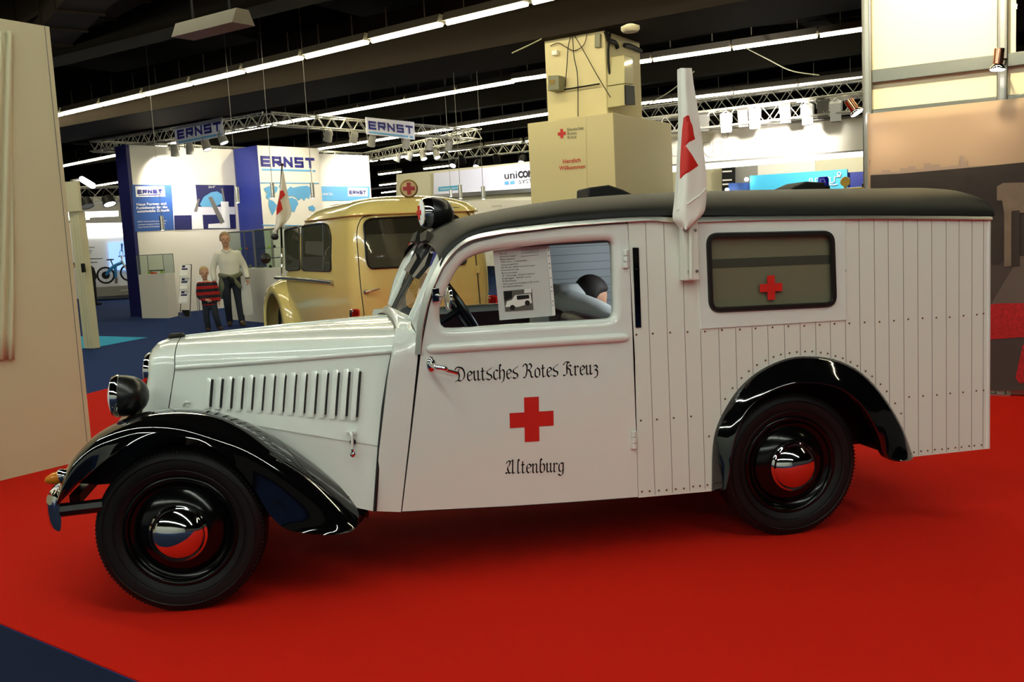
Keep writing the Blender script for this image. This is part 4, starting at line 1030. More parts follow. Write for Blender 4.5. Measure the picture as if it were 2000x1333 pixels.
# ---- spotlights
def spot(p, aim, label, group, m, lit=True, L=.26, r=.1, zt=None, square=False):
    t = thing('spotlight', label, 'spotlight', p, 0, group); a = unit(aim)
    mb = MB()
    if square:
        sd = unit(np.cross(a, V(0, 0, 1))); mb.box(np.array(p), (r*2, r*1.6, L), ax=(sd, np.cross(a, sd), a))
    else: mb.lathe([(.001, -L*.5), (r*.7, -L*.5), (r*.9, -L*.3), (r, L*.45), (r*1.05, L*.5), (r*.9, L*.47), (r*.85, L*.3)], p, a, 16)
    mb.build('housing', m, t, smooth=40)
    mb = MB(); e = np.array(p)+a*L*.46
    if square: mb.box(e+a*L*.05, (r*1.8, r*1.4, .02), ax=(sd, np.cross(a, sd), a))
    else: mb.lathe([(.001, .0), (r*.85, .0)], e, a, 16)
    mb.build('lens', M['spot_on'] if lit else M['dark'], t)
    zt = zt if zt is not None else p[2]+.25
    mb = MB(); sd = unit(np.cross(a, V(0, 0, 1)))
    top = V(p[0], p[1], zt); mb.tube([np.array(p)+sd*r*1.1, np.array(p)+sd*r*1.15+V(0, 0, .14), top, np.array(p)-sd*r*1.15+V(0, 0, .14), np.array(p)-sd*r*1.1], .012, 6); mb.build('yoke', m, t)
    return t
def lamp(p, aim, watts, ang, col=(1, .93, .8), blend=.8, size=.08):
    l = bpy.data.lights.new('spot_beam', 'SPOT'); l.energy = watts; l.spot_size = math.radians(ang); l.spot_blend = blend; l.color = col; l.shadow_soft_size = size
    o = bpy.data.objects.new('spot_beam', l); COL.objects.link(o); o.location = tuple(p)
    o.rotation_euler = Vector(tuple(unit(aim))).to_track_quat('-Z', 'Y').to_euler(); return o
names = ['leftmost', 'second', 'third', 'rightmost']
for i, ((x, y), a) in enumerate(zip(((341, 294), (371, 290), (402, 283), (434, 270)), (V(0, .3, -1), V(0, .3, -1), V(.3, -.2, -1), V(.35, -.2, -1)))):
    p = vpl(x, y, T1, U, .12); spot(p, a, '%s of the four grey spotlights under the tilted name sign' % names[i], 'spotlights of the left truss', M['lamp_grey'], i > 1, zt=ZT-.1)
dT = unit(T3-T2)
for i, (x, y, lt) in enumerate(((641, 265, 0), (691, 268, 0), (726, 275, 0), (793, 279, 0), (839, 282, 0), (877, 284, 0))):
    p = vpl(x, y, T2, dT, .05); spot(p, V(-.2, .5, -1), ['grey spotlight left of the level name sign, farthest left', 'grey spotlight just left of the level name sign', 'grey spotlight under the left end of the level name sign', 'grey spotlight under the right end of the level name sign', 'grey spotlight right of the level name sign, the nearer to it', 'grey spotlight at the right end of the front truss'][i], 'spotlights of the front truss', M['lamp_grey'], bool(lt), zt=ZT-.1)
for i, (x, y) in enumerate(((777, 308), (800, 305), (826, 304), (852, 301))):
    p = vpl(x, y, T4, unit(T3-T4), -.02); spot(p, V(-.5, .1, -1) if i < 2 else V(.2, -.4, -1), '%s spotlight on the pale truss above the cream car roof' % ['leftmost white', 'second white', 'third, lit', 'rightmost, lit'][i], 'spotlights of the pale truss', M['poster_white'] if i < 2 else M['lamp_grey'], i > 0, zt=ZT-.1)
# beams of the booth lamps on the walls
m_ = (bA+bB)/2; nn = -nb
for t, e_ in ((.3, 260), (.75, 120)):
    c = vpl(341 if t < .5 else 402, 306, T1, U, .12); lamp(c, (bA+V1*np.linalg.norm(bB-bA)*t+V(0, 0, 3.35))-c, e_*.95, 100)
lamp(bC+V3*.8+nn*2+V(0, 0, 4.1), (bC+V3*.8+V(0, 0, 2.6))-(bC+V3*.8+nn*2+V(0, 0, 4.1)), 130, 100)
lamp(bE+V4*1.3+nn*1.6+V(0, 0, 4.1), (bE+V4*1.3+V(0, 0, 2.9))-(bE+V4*1.3+nn*1.6+V(0, 0, 4.1)), 220, 100)

# ---- pendant lamps
def pendant(x, y0, y1, D, label, zt=ZT, wpx=10):
    a, b = atD(x, y0, D), atD(x, y1, D); b = V(a[0], a[1], b[2])
    t = thing('pendant_lamp', label, 'pendant lamp', b, 0, 'steel cylinder pendants'); r = wpx*.5*D/F
    mb = MB(); mb.lathe([(.001, 0), (r, 0), (r, a[2]-b[2]), (.001, a[2]-b[2])], b, (0, 0, 1), 16); mb.build('cylinder_shade', M['alu'], t, smooth=40)
    mb = MB(); mb.tube([a, V(a[0], a[1], 6.24)], .005, 5); mb.build('cord', M['grey'], t)
    mb = MB(); mb.lathe([(.001, 0), (r*.7, 0)], b-V(0, 0, .004), (0, 0, 1), 12); mb.build('bulb', M['spot_on'], t)
for a in ((315, 422, 450, 18.5, 'steel pendant lamp hanging over the blue slogan poster'), (462, 365, 396, 16.5, 'steel pendant lamp hanging before the royal blue wall'), (531, 357, 387, 15.8, 'steel pendant lamp hanging before the left part of the world map'), (609, 357, 387, 15.8, 'steel pendant lamp hanging before the right part of the world map'),
          (880, 371, 384, 22, 'small steel pendant lamp behind the ambulance search lamp, leftmost of three'), (898, 361, 388, 17, 'steel pendant lamp right of the cream car roof sign, middle of three'), (943, 364, 389, 17, 'steel pendant lamp rightmost of three before the grey-white sign')):
    pendant(*a, wpx=8 if a[3] < 20 else 6)

# ---- counter with glass case
k0 = xy(onZ(329, 622)); kd = unit(xy(onZ(278, 622))-k0); kh = vpl(322, 535, k0, kd)[2]
kl = xy(vpl(278, 622, k0, kd)); sd = unit(V(-kd[1], kd[0], 0)); sd = sd if np.dot(sd, k0-CAM) > 0 else -sd
kd2 = unit(xy(onZ(351, 617))-k0); kr = k0+kd2*.62
ct = thing('display_counter', 'white display counter with glass top case, standing by the blue wall end', 'counter', (k0+kl)/2)
mb = MB(); mb.prism([k0, kl, kl+(kr-k0), kr], (0, 0, kh)); mb.build('cabinet', M['wall_white'], ct, smooth=0)
gh = .44
mb = MB(); base = [k0, kl, kl+(kr-k0), kr]
for i in range(4):
    p, q = base[i], base[(i+1) % 4]; mb.add([p+V(0, 0, kh), q+V(0, 0, kh), q+V(0, 0, kh+gh), p+V(0, 0, kh+gh)], [(0, 1, 2, 3)])
mb.build('glass_case', M['glass_case'], ct, smooth=0)
mb = MB()
for i in range(4):
    p, q = base[i], base[(i+1) % 4]; mb.tube([p+V(0, 0, kh+gh), q+V(0, 0, kh+gh)], .008, 5); mb.tube([p+V(0, 0, kh), p+V(0, 0, kh+gh)], .008, 5)
mb.build('case_edges', M['grey'], ct)
mc = (k0+kl+kr+kl+kr-k0)/4+V(0, 0, kh)
M['green'] = mat('lime_green', (150, 200, 40), .5); M['orange'] = mat('orange_red', (225, 80, 40), .5)
for p_, m1, lb in ((mc+kd*.25, 'green', 'left'), (mc-kd*.2, 'green', 'right')):
    mb = MB(); mb.ball(p_+V(0, 0, .035), .035, 10); tag(mb.build('exhibit_ball', M[m1]), 'small lime green exhibit in the glass case, %s one' % lb, 'exhibit', 'green exhibits')
mb = MB(); mb.box(mc-kd*.04+V(0, 0, .075), (.5, .06, .03), ax=(kd, sd, V(0, 0, 1))); mb.box(mc-kd*.2+V(0, 0, .03), (.03, .05, .06), ax=(kd, sd, V(0, 0, 1))); mb.box(mc+kd*.14+V(0, 0, .03), (.03, .05, .06), ax=(kd, sd, V(0, 0, 1))); tag(mb.build('metal_profile', M['alu'], bevel=.004), 'long metal profile lying in the glass case of the counter', 'exhibit')
mb = MB(); mb.box(mc+kd*.0+sd*-.08+V(0, 0, .02), (.14, .08, .04), ax=(kd, sd, V(0, 0, 1))); tag(mb.build('orange_part', M['orange'], bevel=.006), 'orange exhibit lying beneath the metal profile in the glass case', 'exhibit')
# ---- brochure rack
r0 = xy(onZ(360, 620)); rk = thing('brochure_rack', 'white floor rack with three tilted brochure shelves beside the display counter', 'rack', r0)
def rq(x, y, o=0.): return vpl(x, y, r0, U*.2+V(1, -.1, 0), o)
mb = MB()
mb.tube([rq(371, 621), rq(374, 517)], .012, 6); mb.tube([rq(352, 621), rq(355, 518)], .012, 6); mb.tube([rq(355, 518), rq(374, 517)], .01, 6); mb.tube([rq(352, 620), rq(371, 620)], .012, 6); mb.build('frame', M['grey'], rk)
for (y0, y1, xo) in ((519, 542, 0), (544, 567.5, -1), (569.5, 593, -2)):
    mb = MB(); P = [rq(354+xo, y0, .05), rq(371.5+xo*.5, y0, .05), rq(367+xo*.8, y1, .3), rq(350.5+xo*.8, y1+1, .3)]; mb.prism(P, (0, 0, .02)); mb.build('shelf', M['poster_white'], rk, smooth=0)
for i, (y0, y1, xo) in enumerate(((519, 542, 0), (544, 567.5, -1), (569.5, 593, -2))):
    mb = MB(); P = [rq(354+xo, y0, .06), rq(371+xo*.5, y0, .06), rq(366.5+xo*.8, y1, .31), rq(350.5+xo*.8, y1+.5, .31)]
    l = lambda u, v: (P[0]*(1-u)+P[1]*u)*(1-v)+(P[3]*(1-u)+P[2]*u)*v+V(0, 0, .022)
    mb.prism([l(.06, .05), l(.94, .05), l(.94, .95), l(.06, .95)], (0, 0, .006)); b_ = mb.build('brochure', M['paper'], None, smooth=0)
    tag(b_, 'white brochure with dark picture on the %s shelf of the rack' % ['top', 'middle', 'bottom'][i], 'brochure', 'brochures on the rack')
    mb = MB(); mb.prism([l(.15, .1)+V(0, 0, .007), l(.5, .1)+V(0, 0, .007), l(.5, .28)+V(0, 0, .007), l(.15, .28)+V(0, 0, .007)], (0, 0, .002)); mb.prism([l(.15, .34)+V(0, 0, .007), l(.85, .34)+V(0, 0, .007), l(.85, .48)+V(0, 0, .007), l(.15, .48)+V(0, 0, .007)], (0, 0, .002)); mb.build('picture', M['booth_darkblue'], b_, smooth=0)
mb = MB(); mb.prism([rq(354, 606), rq(370, 606), rq(370, 619), rq(362, 619)], (0, .01, 0)); mb.build('dark_base', M['dark'], rk, smooth=0)
# ---- chair behind the boy
c0 = xy(onZ(388, 612)); ch = thing('chair', 'pale chair with thin metal legs, half hidden behind the boy', 'chair', c0)
mb = MB(); mb.box(c0+V(.2, .1, .45), (.42, .42, .03)); mb.build('seat', M['poster_white'], ch, bevel=.01)
mb = MB(); mb.prism([c0+V(.0, .3, .46), c0+V(.4, .3, .46), c0+V(.38, .36, .85), c0+V(-.02, .36, .85)], (0, .02, 0)); mb.build('backrest', M['poster_white'], ch, smooth=0)
for dx, dy in ((0, -.1), (.4, -.1), (0, .3), (.4, .3)):
    mb = MB(); mb.tube([c0+V(dx*1.05, dy, 0.005), c0+V(dx*.95, dy*.9, .45)], .011, 6); mb.build('leg', M['alu'], ch)
# ---- counter with two tall glass showcases behind the man
s0 = xy(onZ(443, 624)); s1 = xy(onZ(548, 634)); sv = unit(s1-s0)
hz = vpl(470, 525, s0, sv)[2]
sc = thing('display_counter', 'long white counter under the glass showcases behind the man', 'counter', (s0+s1)/2)
mb = MB(); wallbox(mb, s0, s1+sv*.8, 0.003, hz, .5); mb.build('cabinet', M['wall_white'], sc, smooth=0)
hg = vpl(470, 452, s0, sv)[2]-hz
def showcase(a, b, label):
    g = thing('glass_showcase', label, 'showcase', xy(a)+V(0, 0, hz), 0, 'glass showcases on the counter'); a, b = xy(a), xy(b); d = unit(b-a); n = V(-d[1], d[0], 0); n = n if np.dot(n, CAM-a) < 0 else -n
    B = [a+n*.04, b+n*.04, b+n*.42, a+n*.42]; mb = MB()
    for i in range(4):
        p, q = B[i], B[(i+1) % 4]; mb.add([p+V(0, 0, hz), q+V(0, 0, hz), q+V(0, 0, hz+hg), p+V(0, 0, hz+hg)], [(0, 1, 2, 3)])
    mb.build('glass', M['glass_case'], g, smooth=0)
    mb = MB(); mb.prism([p+V(0, 0, hz+hg*.5) for p in B], (0, 0, .01)); mb.build('shelf', M['glass_case'], g, smooth=0)
    mb = MB()
    for i in range(4):
        p, q = B[i], B[(i+1) % 4]; mb.tube([p+V(0, 0, hz+.005), p+V(0, 0, hz+hg)], .009, 5); mb.tube([p+V(0, 0, hz+hg), q+V(0, 0, hz+hg)], .009, 5)
    mb.build('edges', M['grey'], g)
    return B
sm = xy(vpl(496, 520, s0, sv)); se = xy(vpl(552, 520, s0, sv)); sl0 = xy(vpl(428, 520, s0, sv))
B1 = showcase(xy(vpl(444, 520, s0, sv)), sm-sv*.03, 'tall glass showcase directly behind the man')
B2 = showcase(sm+sv*.03, se+sv*.5, 'tall glass showcase between the man and the cream car')
for i, (x, y, m1, w_) in enumerate(((470, 489, 'green', 5), (482, 483, 'orange', 4), (474, 511, 'alu', 6), (488, 516, 'grey', 8), (516, 482, 'dark', 4), (526, 482, 'green', 5), (536, 483, 'dark', 6), (510, 519, 'grey', 7), (528, 517, 'dark', 6))):
    p = vpl(x, y, s0, sv, -.2); r = w_*.5*np.dot(AX[2], p-CAM)/F; z = hz+hg*.5+.01 if y < 500 else hz
    mb = MB(); mb.lathe([(.001, 0), (r, 0), (r*.9, r*1.1), (r*.4, r*1.7), (.001, r*1.8)], V(p[0], p[1], z+.001), (0, 0, 1), 10)
    tag(mb.build('exhibit', M[m1], smooth=40), 'small %s sample part on the %s shelf of the %s showcase%s' % ({'green': 'lime green', 'orange': 'orange', 'alu': 'shiny metal', 'grey': 'grey', 'dark': 'dark'}[m1], 'upper' if y < 500 else 'lower', 'left' if x < 496 else 'right', {4: ', left', 6: ', right'}.get(i, '') if i in (4, 6) else ''), 'exhibit', 'sample parts in the showcases')

# ================================================================== column and welcome box
bc = atD(1197, 220, 13.6); bz = bc[2]; L1 = vpl(1030, 240, bc, U); R1 = vpl(1311, 237, bc, N_)
wb = thing('welcome_box', 'white square box with red cross and welcome text around the column foot', 'box', xy(bc))
mb = MB(); c0, l0, r0_ = xy(bc), xy(L1), xy(R1); mb.prism([c0, l0, l0+(r0_-c0), r0_], (0, 0, bz)); mb.build('panels', M['box_panel'], wb, bevel=.01)
mb = MB(); plate(mb, [(1085, 233), (1144, 226), (1147, 400), (1089, 400)], bc, U, .006); mb.build('paper_strip', M['box_panel'], wb, smooth=0)
c = vpl(1097, 261, bc, U, .016); mb = MB(); mb.prism(cross_pts(c, U, V(0, 0, 1), .135), -N_*-.004); mb.build('red_cross', M['red'], wb, smooth=0)
mb = MB(); ptext(mb, 'Deutsches', 1108, 256, 1140, 252.5, 6.2, bc, U, .016); ptext(mb, 'Rotes', 1108.5, 264, 1126, 262.3, 6.2, bc, U, .016); ptext(mb, 'Kreuz', 1109, 271.5, 1126, 269.8, 6.2, bc, U, .016); mb.build('logo_lettering', M['ink'], wb, smooth=0)
mb = MB(); ptext(mb, 'Herzlich', 1099.5, 319.5, 1134, 316, 8.2, bc, U, .016, .012); ptext(mb, 'Willkommen', 1092, 332.5, 1143, 328.5, 8.2, bc, U, .016, .012); mb.build('welcome_lettering', M['red'], wb, smooth=0)
cc = atD(1186, 200, 14.1); CL = vpl(1068, 200, cc, U); CR = vpl(1254, 200, cc, N_)
mb = MB(); c0, l0, r0_ = xy(cc), xy(CL), xy(CR); mb.prism([c0, l0, l0+(r0_-c0), r0_], (0, 0, 6.25))
co = tag(mb.build('column', M['column'], bevel=.02), 'square cream concrete column rising out of the white welcome box', 'column')
mid = (l0+r0_)/2; ztop = vpl(1178, 60, cc, U)[2]
mb = MB(); mb.box(mid+V(0, 0, ztop+.45), (50, 1.7, .9), ax=(U, N_, V(0, 0, 1))); struct(mb.build('trim_32', M['duct'], smooth=0))
mb = MB(); mb.box(mid+V(0, 0, ztop+.6), (1.6, 40, .7), ax=(U, N_, V(0, 0, 1)));  # cross duct left out of view
def cbox(name, label, pts, d, off, th, m, base=cc):
    t = thing(name, label, 'electrical box', vpl(pts[2][0], pts[2][1], base, d)); mb = MB(); n = N_ if d is U else U
    P = [vpl(x, y, base, d, off) for x, y in pts]; mb.prism(P, -n*0+(xy(mid)-xy((P[0]+P[2])/2))/np.linalg.norm(xy(mid)-xy((P[0]+P[2])/2))*0+(n if np.dot(n, xy(mid)-xy(P[0])) > 0 else -n)*th); mb.build('housing', m, t, bevel=.01); return t
M['box_grey'] = mat('box_grey_green', (120, 118, 92), .5); M['box_cream'] = mat('box_cream', (190, 180, 130), .5)
t = cbox('junction_box', 'grey-green junction box low on the left face of the column', [(1070, 148), (1091, 147), (1092, 175), (1070, 178)], U, .22, .2, M['box_grey'])
mb = MB(); plate(mb, [(1072, 157), (1084, 156), (1082, 164), (1074, 165)], cc, U, .226); mb.build('sticker', M['brass'], t, smooth=0)
cbox('socket_box', 'small white socket with cable high on the left face of the column', [(1077, 99), (1087, 97), (1087, 107), (1077, 108)], U, .1, .09, M['wall_white'])
cbox('cable_bundle', 'brown cable bundle hanging near the column corner', [(1161, 67), (1172, 65), (1172, 92), (1161, 93)], U, .06, .05, M['box_grey'])
t = cbox('distribution_board', 'tall cream distribution board with clear lower cover on the right column face', [(1220, 107), (1237, 112), (1238, 165), (1220, 163)], N_, .3, .29, M['box_cream'])
P_ = [(1221, 164), (1239, 166), (1241, 205), (1222, 206)]; mb = MB(); mb.prism([vpl(x, y, cc, N_, .32) for x, y in P_], U*-.3 if np.dot(-U, mid-xy(cc)) > 0 else U*.3); mb.build('lower_box', M['box_cream'], t, bevel=.01)
mb = MB(); plate(mb, [(1222, 166), (1239, 168), (1241, 205), (1223, 204)], cc, N_, .36, .03); mb.build('clear_cover', M['dark'], t, smooth=0)
mb = MB(); plate(mb, [(1221, 123), (1235, 118), (1235, 123), (1221, 127)], cc, N_, .31); mb.build('tube_lens', M['spot_on'], t, smooth=0)
for i, (pts, d, r, lb) in enumerate((([(1117, 64), (1110, 90), (1107, 130), (1104, 170)], U, .007, 'thin cable falling down the left column face towards the junction box'), ([(1118, 64), (1121, 110), (1128, 150), (1129, 228)], U, .007, 'thin cable running straight down the middle of the left column face'),
        ([(1120, 66), (1140, 100), (1165, 145), (1192, 190)], U, .006, 'thin cable crossing the left column face to the corner'), ([(1148, 60), (1140, 88), (1121, 99), (1105, 92), (1090, 84), (1075, 90)], U, .007, 'reddish cable loop sagging across the left column face'),
        ([(1192, 62), (1188, 100), (1190, 140), (1196, 150), (1207, 146)], N_, .018, 'black cable looping into the distribution board'), ([(1183, 62), (1190, 78), (1202, 84), (1206, 94)], N_, .035, 'thick black conduit curving above the distribution board'), ([(1220, 88), (1232, 90), (1252, 100)], N_, .035, 'grey bracket arm on the right column face'), ([(1102, 175), (1140, 169), (1171, 164)], U, .012, 'thin dark rod lying across the left column face'))):
    mb = MB(); mb.tube(cr([vpl(x, y, cc, d, .05) for x, y in pts], 6), r, 6); tag(mb.build('cable', M['dark'] if i != 3 else M['maroon']), lb, 'cable')
ap = atD(1231, 55, 12.5); mb = MB(); mb.lathe([(.001, -.05), (.1, -.05), (.125, -.02), (.125, .02), (.05, .05)], ap, (0, 0, 1), 24); o = mb.build('smoke_detector', M['wall_beige'], smooth=40); tag(o, 'round pale ceiling fitting beside the top of the column', 'ceiling fitting')
for i, (pts, D) in enumerate((([(1356, 139), (1320, 170), (1290, 190), (1256, 208)], 16), ([(1455, 93), (1500, 116), (1545, 138), (1600, 147)], 16), ([(1000, 104), (1030, 90), (1058, 76)], 13.5))):
    mb = MB(); mb.tube(cr([atD(x, y, D) for x, y in pts], 6), .010, 5); tag(mb.build('cable', M['box_grey']), ['thin sagging cable between the flag top and the column', 'thin sagging cable under the ceiling right of the flag', 'thin cable running up to the column top from the left'][i], 'cable')
# dim hanging luminaire at upper left
p, q = atD(357, 76, 9.5), atD(476, 47, 8.9); d = unit(q-p); sd_ = unit(np.cross(d, V(0, 0, 1)))
lm = thing('unlit_luminaire', 'unlit pale reflector lamp hanging under the dark duct at upper left', 'ceiling light', p)
mb = MB(); mb.prism([p+sd_*.13, p-sd_*.13, p-sd_*.07+V(0, 0, .14), p+sd_*.07+V(0, 0, .14)], q-p); mb.build('reflector', M['housing'], lm, smooth=0)
mb = MB(); mb.tube([p*.8+q*.2, p*.8+q*.2+V(0, 0, .9)], .012, 6); mb.tube([p*.2+q*.8, p*.2+q*.8+V(0, 0, .9)], .012, 6); mb.build('hanger', M['dark'], lm)
# ducts
for i, (a, b, w_, h_) in enumerate((((108, 140), (500, 30), 1.0, .7), ((108, 175), (300, 120), .6, .4))):
    p, q = atD(a[0], a[1], 15), atD(b[0], b[1], 10.5); p[2] = q[2] = 4.85-.2*i; d = unit(q-p)
    mb = MB(); mb.box((p+q)/2+V(0, 0, h_/2+.2), (np.linalg.norm(q-p)*1.6, w_, h_), ax=(d, np.cross(V(0, 0, 1), d), V(0, 0, 1)))
    for k_ in range(6): mb.box(p+(q-p)*(k_/5)+V(0, 0, h_/2+.2), (.05, w_+.06, h_+.06), ax=(d, np.cross(V(0, 0, 1), d), V(0, 0, 1)))
    tag(mb.build('ventilation_duct', M['duct'], smooth=0), ['large dark ventilation duct under the ceiling at upper left', 'smaller dark ventilation duct beside the tall white wall top'][i], 'duct')
for i, (a, b, r) in enumerate((((120, 275), (520, 172), .05), ((120, 297), (640, 190), .04), ((335, 215), (545, 155), .06), ((460, 215), (1060, 95), .05), ((1255, 170), (1690, 95), .07), ((1255, 40), (1690, 0), .08), ((1255, 66), (1690, 25), .06), ((730, 133), (1060, 60), .05))):
    p, q = onZ(*a, 4.95), onZ(*b, 4.95); mb = MB(); mb.tube([p-(q-p)*.05, q+(q-p)*.3], r, 8)
    tag(mb.build('ceiling_pipe', M['lamp_grey'] if i in (2, 3) else M['beam']), 'dim pipe under the ceiling ' + ['beside the tall white wall, upper', 'beside the tall white wall, lower', 'short piece above the tilted name sign', 'running left of the column', 'between the second and third lamp rows right of the column', 'at the top edge right of the column', 'just under the top edge right of the column', 'left of the column near the top edge'][i], 'pipe')

# ================================================================== grey-white sign booth behind the column
uc = atD(940, 330, 24)
us_ = thing('booth_sign', 'grey-white booth sign with part of a company name left of the column', 'sign', xy(uc))
mb = MB(); plate(mb, [(847, 338.5), (1060, 315.5), (1060, 372), (847, 383)], uc, U, .05, .15); mb.build('board', M['poster_light'], us_, smooth=0)
mb = MB(); plate(mb, [(847, 380), (1060, 366), (1060, 374), (847, 387)], uc, U, .1, .2); mb.build('lower_rail', M['alu'], us_, smooth=0)
mb = MB(); ptext(mb, 'uni', 985.5, 350, 1010, 348.5, 15.5, uc, U, .07); mb.build('thin_lettering', M['ink'], us_, smooth=0)
mb = MB(); ptext(mb, 'CONTROL', 1012, 347.5, 1075, 342, 12.5, uc, U, .07, .05); mb.build('bold_lettering', M['ink'], us_, smooth=0)
mb = MB(); ptext(mb, 'SYSTEMS', 1013, 359, 1062, 354.5, 7.5, uc, U, .07); mb.build('small_lettering', M['grey'], us_, smooth=0)
mb = MB(); plate(mb, [(985.5, 355), (993.5, 354.3), (993.5, 360.2), (985.5, 361)], uc, U, .07); plate(mb, [(996.5, 354), (1004.5, 353.2), (1004.5, 359.2), (996.5, 360)], uc, U, .07); mb.build('blue_squares', M['sky'], us_, smooth=0)
mb = MB(); plate(mb, [(856, 365.5), (896, 362), (896, 371), (856, 374)], uc, U, .065); mb.build('teal_field', mat('teal', (70, 160, 185), .5), us_, smooth=0)
mb = MB(); ptext(mb, 'Competence pays off', 859, 371.3, 896, 368.5, 4.2, uc, U, .075); mb.build('slogan', M['poster_white'], us_, smooth=0)
ub = thing('booth_wall', 'cream booth wall behind the cream car roof sign', 'wall', xy(uc))
mb = MB(); plate(mb, [(774, 341), (1070, 312), (1070, 520), (774, 520)], uc, U, -.12, .15); mb.build('panel', M['wall_beige'], ub, smooth=0)
up_ = thing('booth_wall', 'low white booth panel with small grey lettering under the grey-white sign', 'wall', xy(atD(980, 400, 21.5)))
u2 = atD(980, 400, 21.5)
mb = MB(); plate(mb, [(915, 393), (1050, 390), (1050, 520), (915, 520)], u2, U, 0, .1); mb.build('panel', M['wall_white'], up_, smooth=0)
mb = MB(); ptext(mb, 'CONTROL', 960, 405.5, 981, 404, 3.6, u2, U, .02); mb.build('lettering', M['grey'], up_, smooth=0)
ta = onZ(855, 305, 4.4); tb = onZ(1110, 279, 4.4); truss('light_truss', 'grey lighting truss over the grey-white booth sign', ta, ta+unit(xy(tb-ta))*np.linalg.norm(tb-ta), M['truss'], .3)
for i, (x, y, lt) in enumerate(((886, 318, 1), (903, 312, 0), (932, 320, 1), (970, 310, 0), (1020, 312, 1))):
    p = vpl(x, y, ta, unit(xy(tb-ta)), .1); spot(p, V(-.35, -.5, -.8) if lt else V(.3, .6, -.7), '%s spotlight of the grey truss left of the column' % ['leftmost, lit', 'second, unlit', 'third, lit', 'fourth, unlit', 'rightmost, lit'][i], 'spotlights of the grey truss', M['dark'], bool(lt), r=.12, L=.3, zt=4.3)
lamp(vpl(940, 300, uc, U, 2.), (vpl(950, 350, uc, U)-vpl(940, 300, uc, U, 2.)), 150, 120, (.95, .96, 1))

# ================================================================== white fascia booth at right
wu = atD(1500, 240, 16.5)
wf = thing('booth_fascia', 'long white booth fascia with outlined letters behind the flag', 'sign', xy(wu))
mb = MB(); plate(mb, [(1300, 262), (1694, 228), (1696, 292), (1300, 323)], wu, U, .03, .1); mb.build('board', M['wall_white'], wf, smooth=0)
mb = MB(); plate(mb, [(1300, 258.5), (1694, 224), (1694, 228), (1300, 262.5)], wu, U, .06, .14); plate(mb, [(1300, 322), (1696, 291.5), (1696, 294.5), (1300, 325)], wu, U, .06, .14); mb.build('edge_rail', M['grey'], wf, smooth=0)
mb = MB(); plate(mb, [(1300, 326), (1696, 295), (1696, 304.5), (1300, 337)], wu, U, .02, .1); mb.build('light_band', mat('lit_band', (255, 250, 240), .5, emit=2.2, ecol=(255, 250, 235)), wf, smooth=0)
M['outline'] = mat('letter_outline', (190, 182, 172), .5)
def outl(mb, pts, r, base, off, closed=False):
    P = [vpl(x, y, base, U, off) for x, y in pts]; mb.tube(P+[P[0]] if closed else P, r, 5)
mb = MB()
outl(mb, cr([(1312, 287), (1313, 302), (1318, 305), (1324, 302), (1325, 284)], 4), .008, wu, .036); outl(mb, cr([(1340, 282), (1341, 300), (1350, 307), (1366, 304), (1372, 295)], 4), .008, wu, .036)
outl(mb, [(1374, 279), (1387, 278), (1387, 299), (1390, 301), (1393, 299), (1393, 278), (1409, 276.5)], .008, wu, .036)
outl(mb, cr([(1374, 279), (1376, 298), (1386, 307), (1400, 306), (1408, 303)], 4), .008, wu, .036)
outl(mb, [(1409, 276.5), (1423, 275), (1424, 303), (1411, 304), (1409, 276.5)], .008, wu, .036)
outl(mb, [(1416+6.5*math.cos(a), 264.5+6.5*math.sin(a)) for a in np.linspace(0, 2*math.pi, 18)], .008, wu, .036)
mb.build('outlined_letters', M['outline'], wf)
wi = atD(1560, 350, 20)
for nm, q, m1, off, lb in (('booth_wall', [(1290, 290), (1430, 280), (1430, 520), (1290, 520)], 'wall_beige', 0, 'beige inner booth wall behind the flag'), ('booth_wall', [(1430, 280), (1480, 276), (1480, 520), (1430, 520)], 'lamp_grey', .02, 'grey inner booth wall under the white fascia'),
        ('booth_wall', [(1480, 276), (1592, 268), (1592, 520), (1480, 520)], 'wall_white', .03, 'white inner booth wall above the turquoise panel'), ('booth_wall', [(1592, 268), (1790, 254), (1790, 520), (1592, 520)], 'wall_beige', .01, 'cream inner booth wall beside the tall pole')):
    t = thing(nm, lb, 'wall', xy(wi)); mb = MB(); plate(mb, q, wi, U, off, .1); mb.build('panel', M[m1], t, smooth=0)
t = thing('booth_partition', 'bright turquoise booth panel with white outlined letters, left of the blue beacon', 'panel', xy(wi))
mb = MB(); plate(mb, [(1464.5, 343.5), (1654.5, 330.5), (1656, 520), (1465, 520)], wi, U, .6, .1); mb.build('panel', mat('turquoise_panel', (70, 190, 230), .5), t, smooth=0)
mb = MB()
outl(mb, [(1581, 349.5), (1586, 349), (1586.5, 357), (1590, 359), (1593, 357), (1593, 348.6), (1597, 348.4)], .012, wi, .62); outl(mb, cr([(1581, 349.5), (1582, 358), (1588, 362), (1598, 361)], 4), .012, wi, .62)
outl(mb, [(1616, 347), (1621, 346.6), (1621.5, 356), (1626, 358), (1630, 355), (1630, 346), (1636, 345.6), (1642, 345)], .012, wi, .62); outl(mb, cr([(1616, 347), (1618, 357), (1625, 362), (1636, 360)], 4), .012, wi, .62); outl(mb, [(1639+3.5*math.cos(a), 340+3.5*math.sin(a)) for a in np.linspace(0, 2*math.pi, 14)], .012, wi, .62)
mb.build('outlined_letters', M['poster_white'], t)
t = thing('booth_partition', 'dark blue low booth panel left of the turquoise panel', 'panel', xy(wi)); mb = MB(); plate(mb, [(1423, 358), (1464, 357), (1465, 520), (1423, 520)], wi, U, .5, .1); mb.build('panel', M['poster_blue'], t, smooth=0)
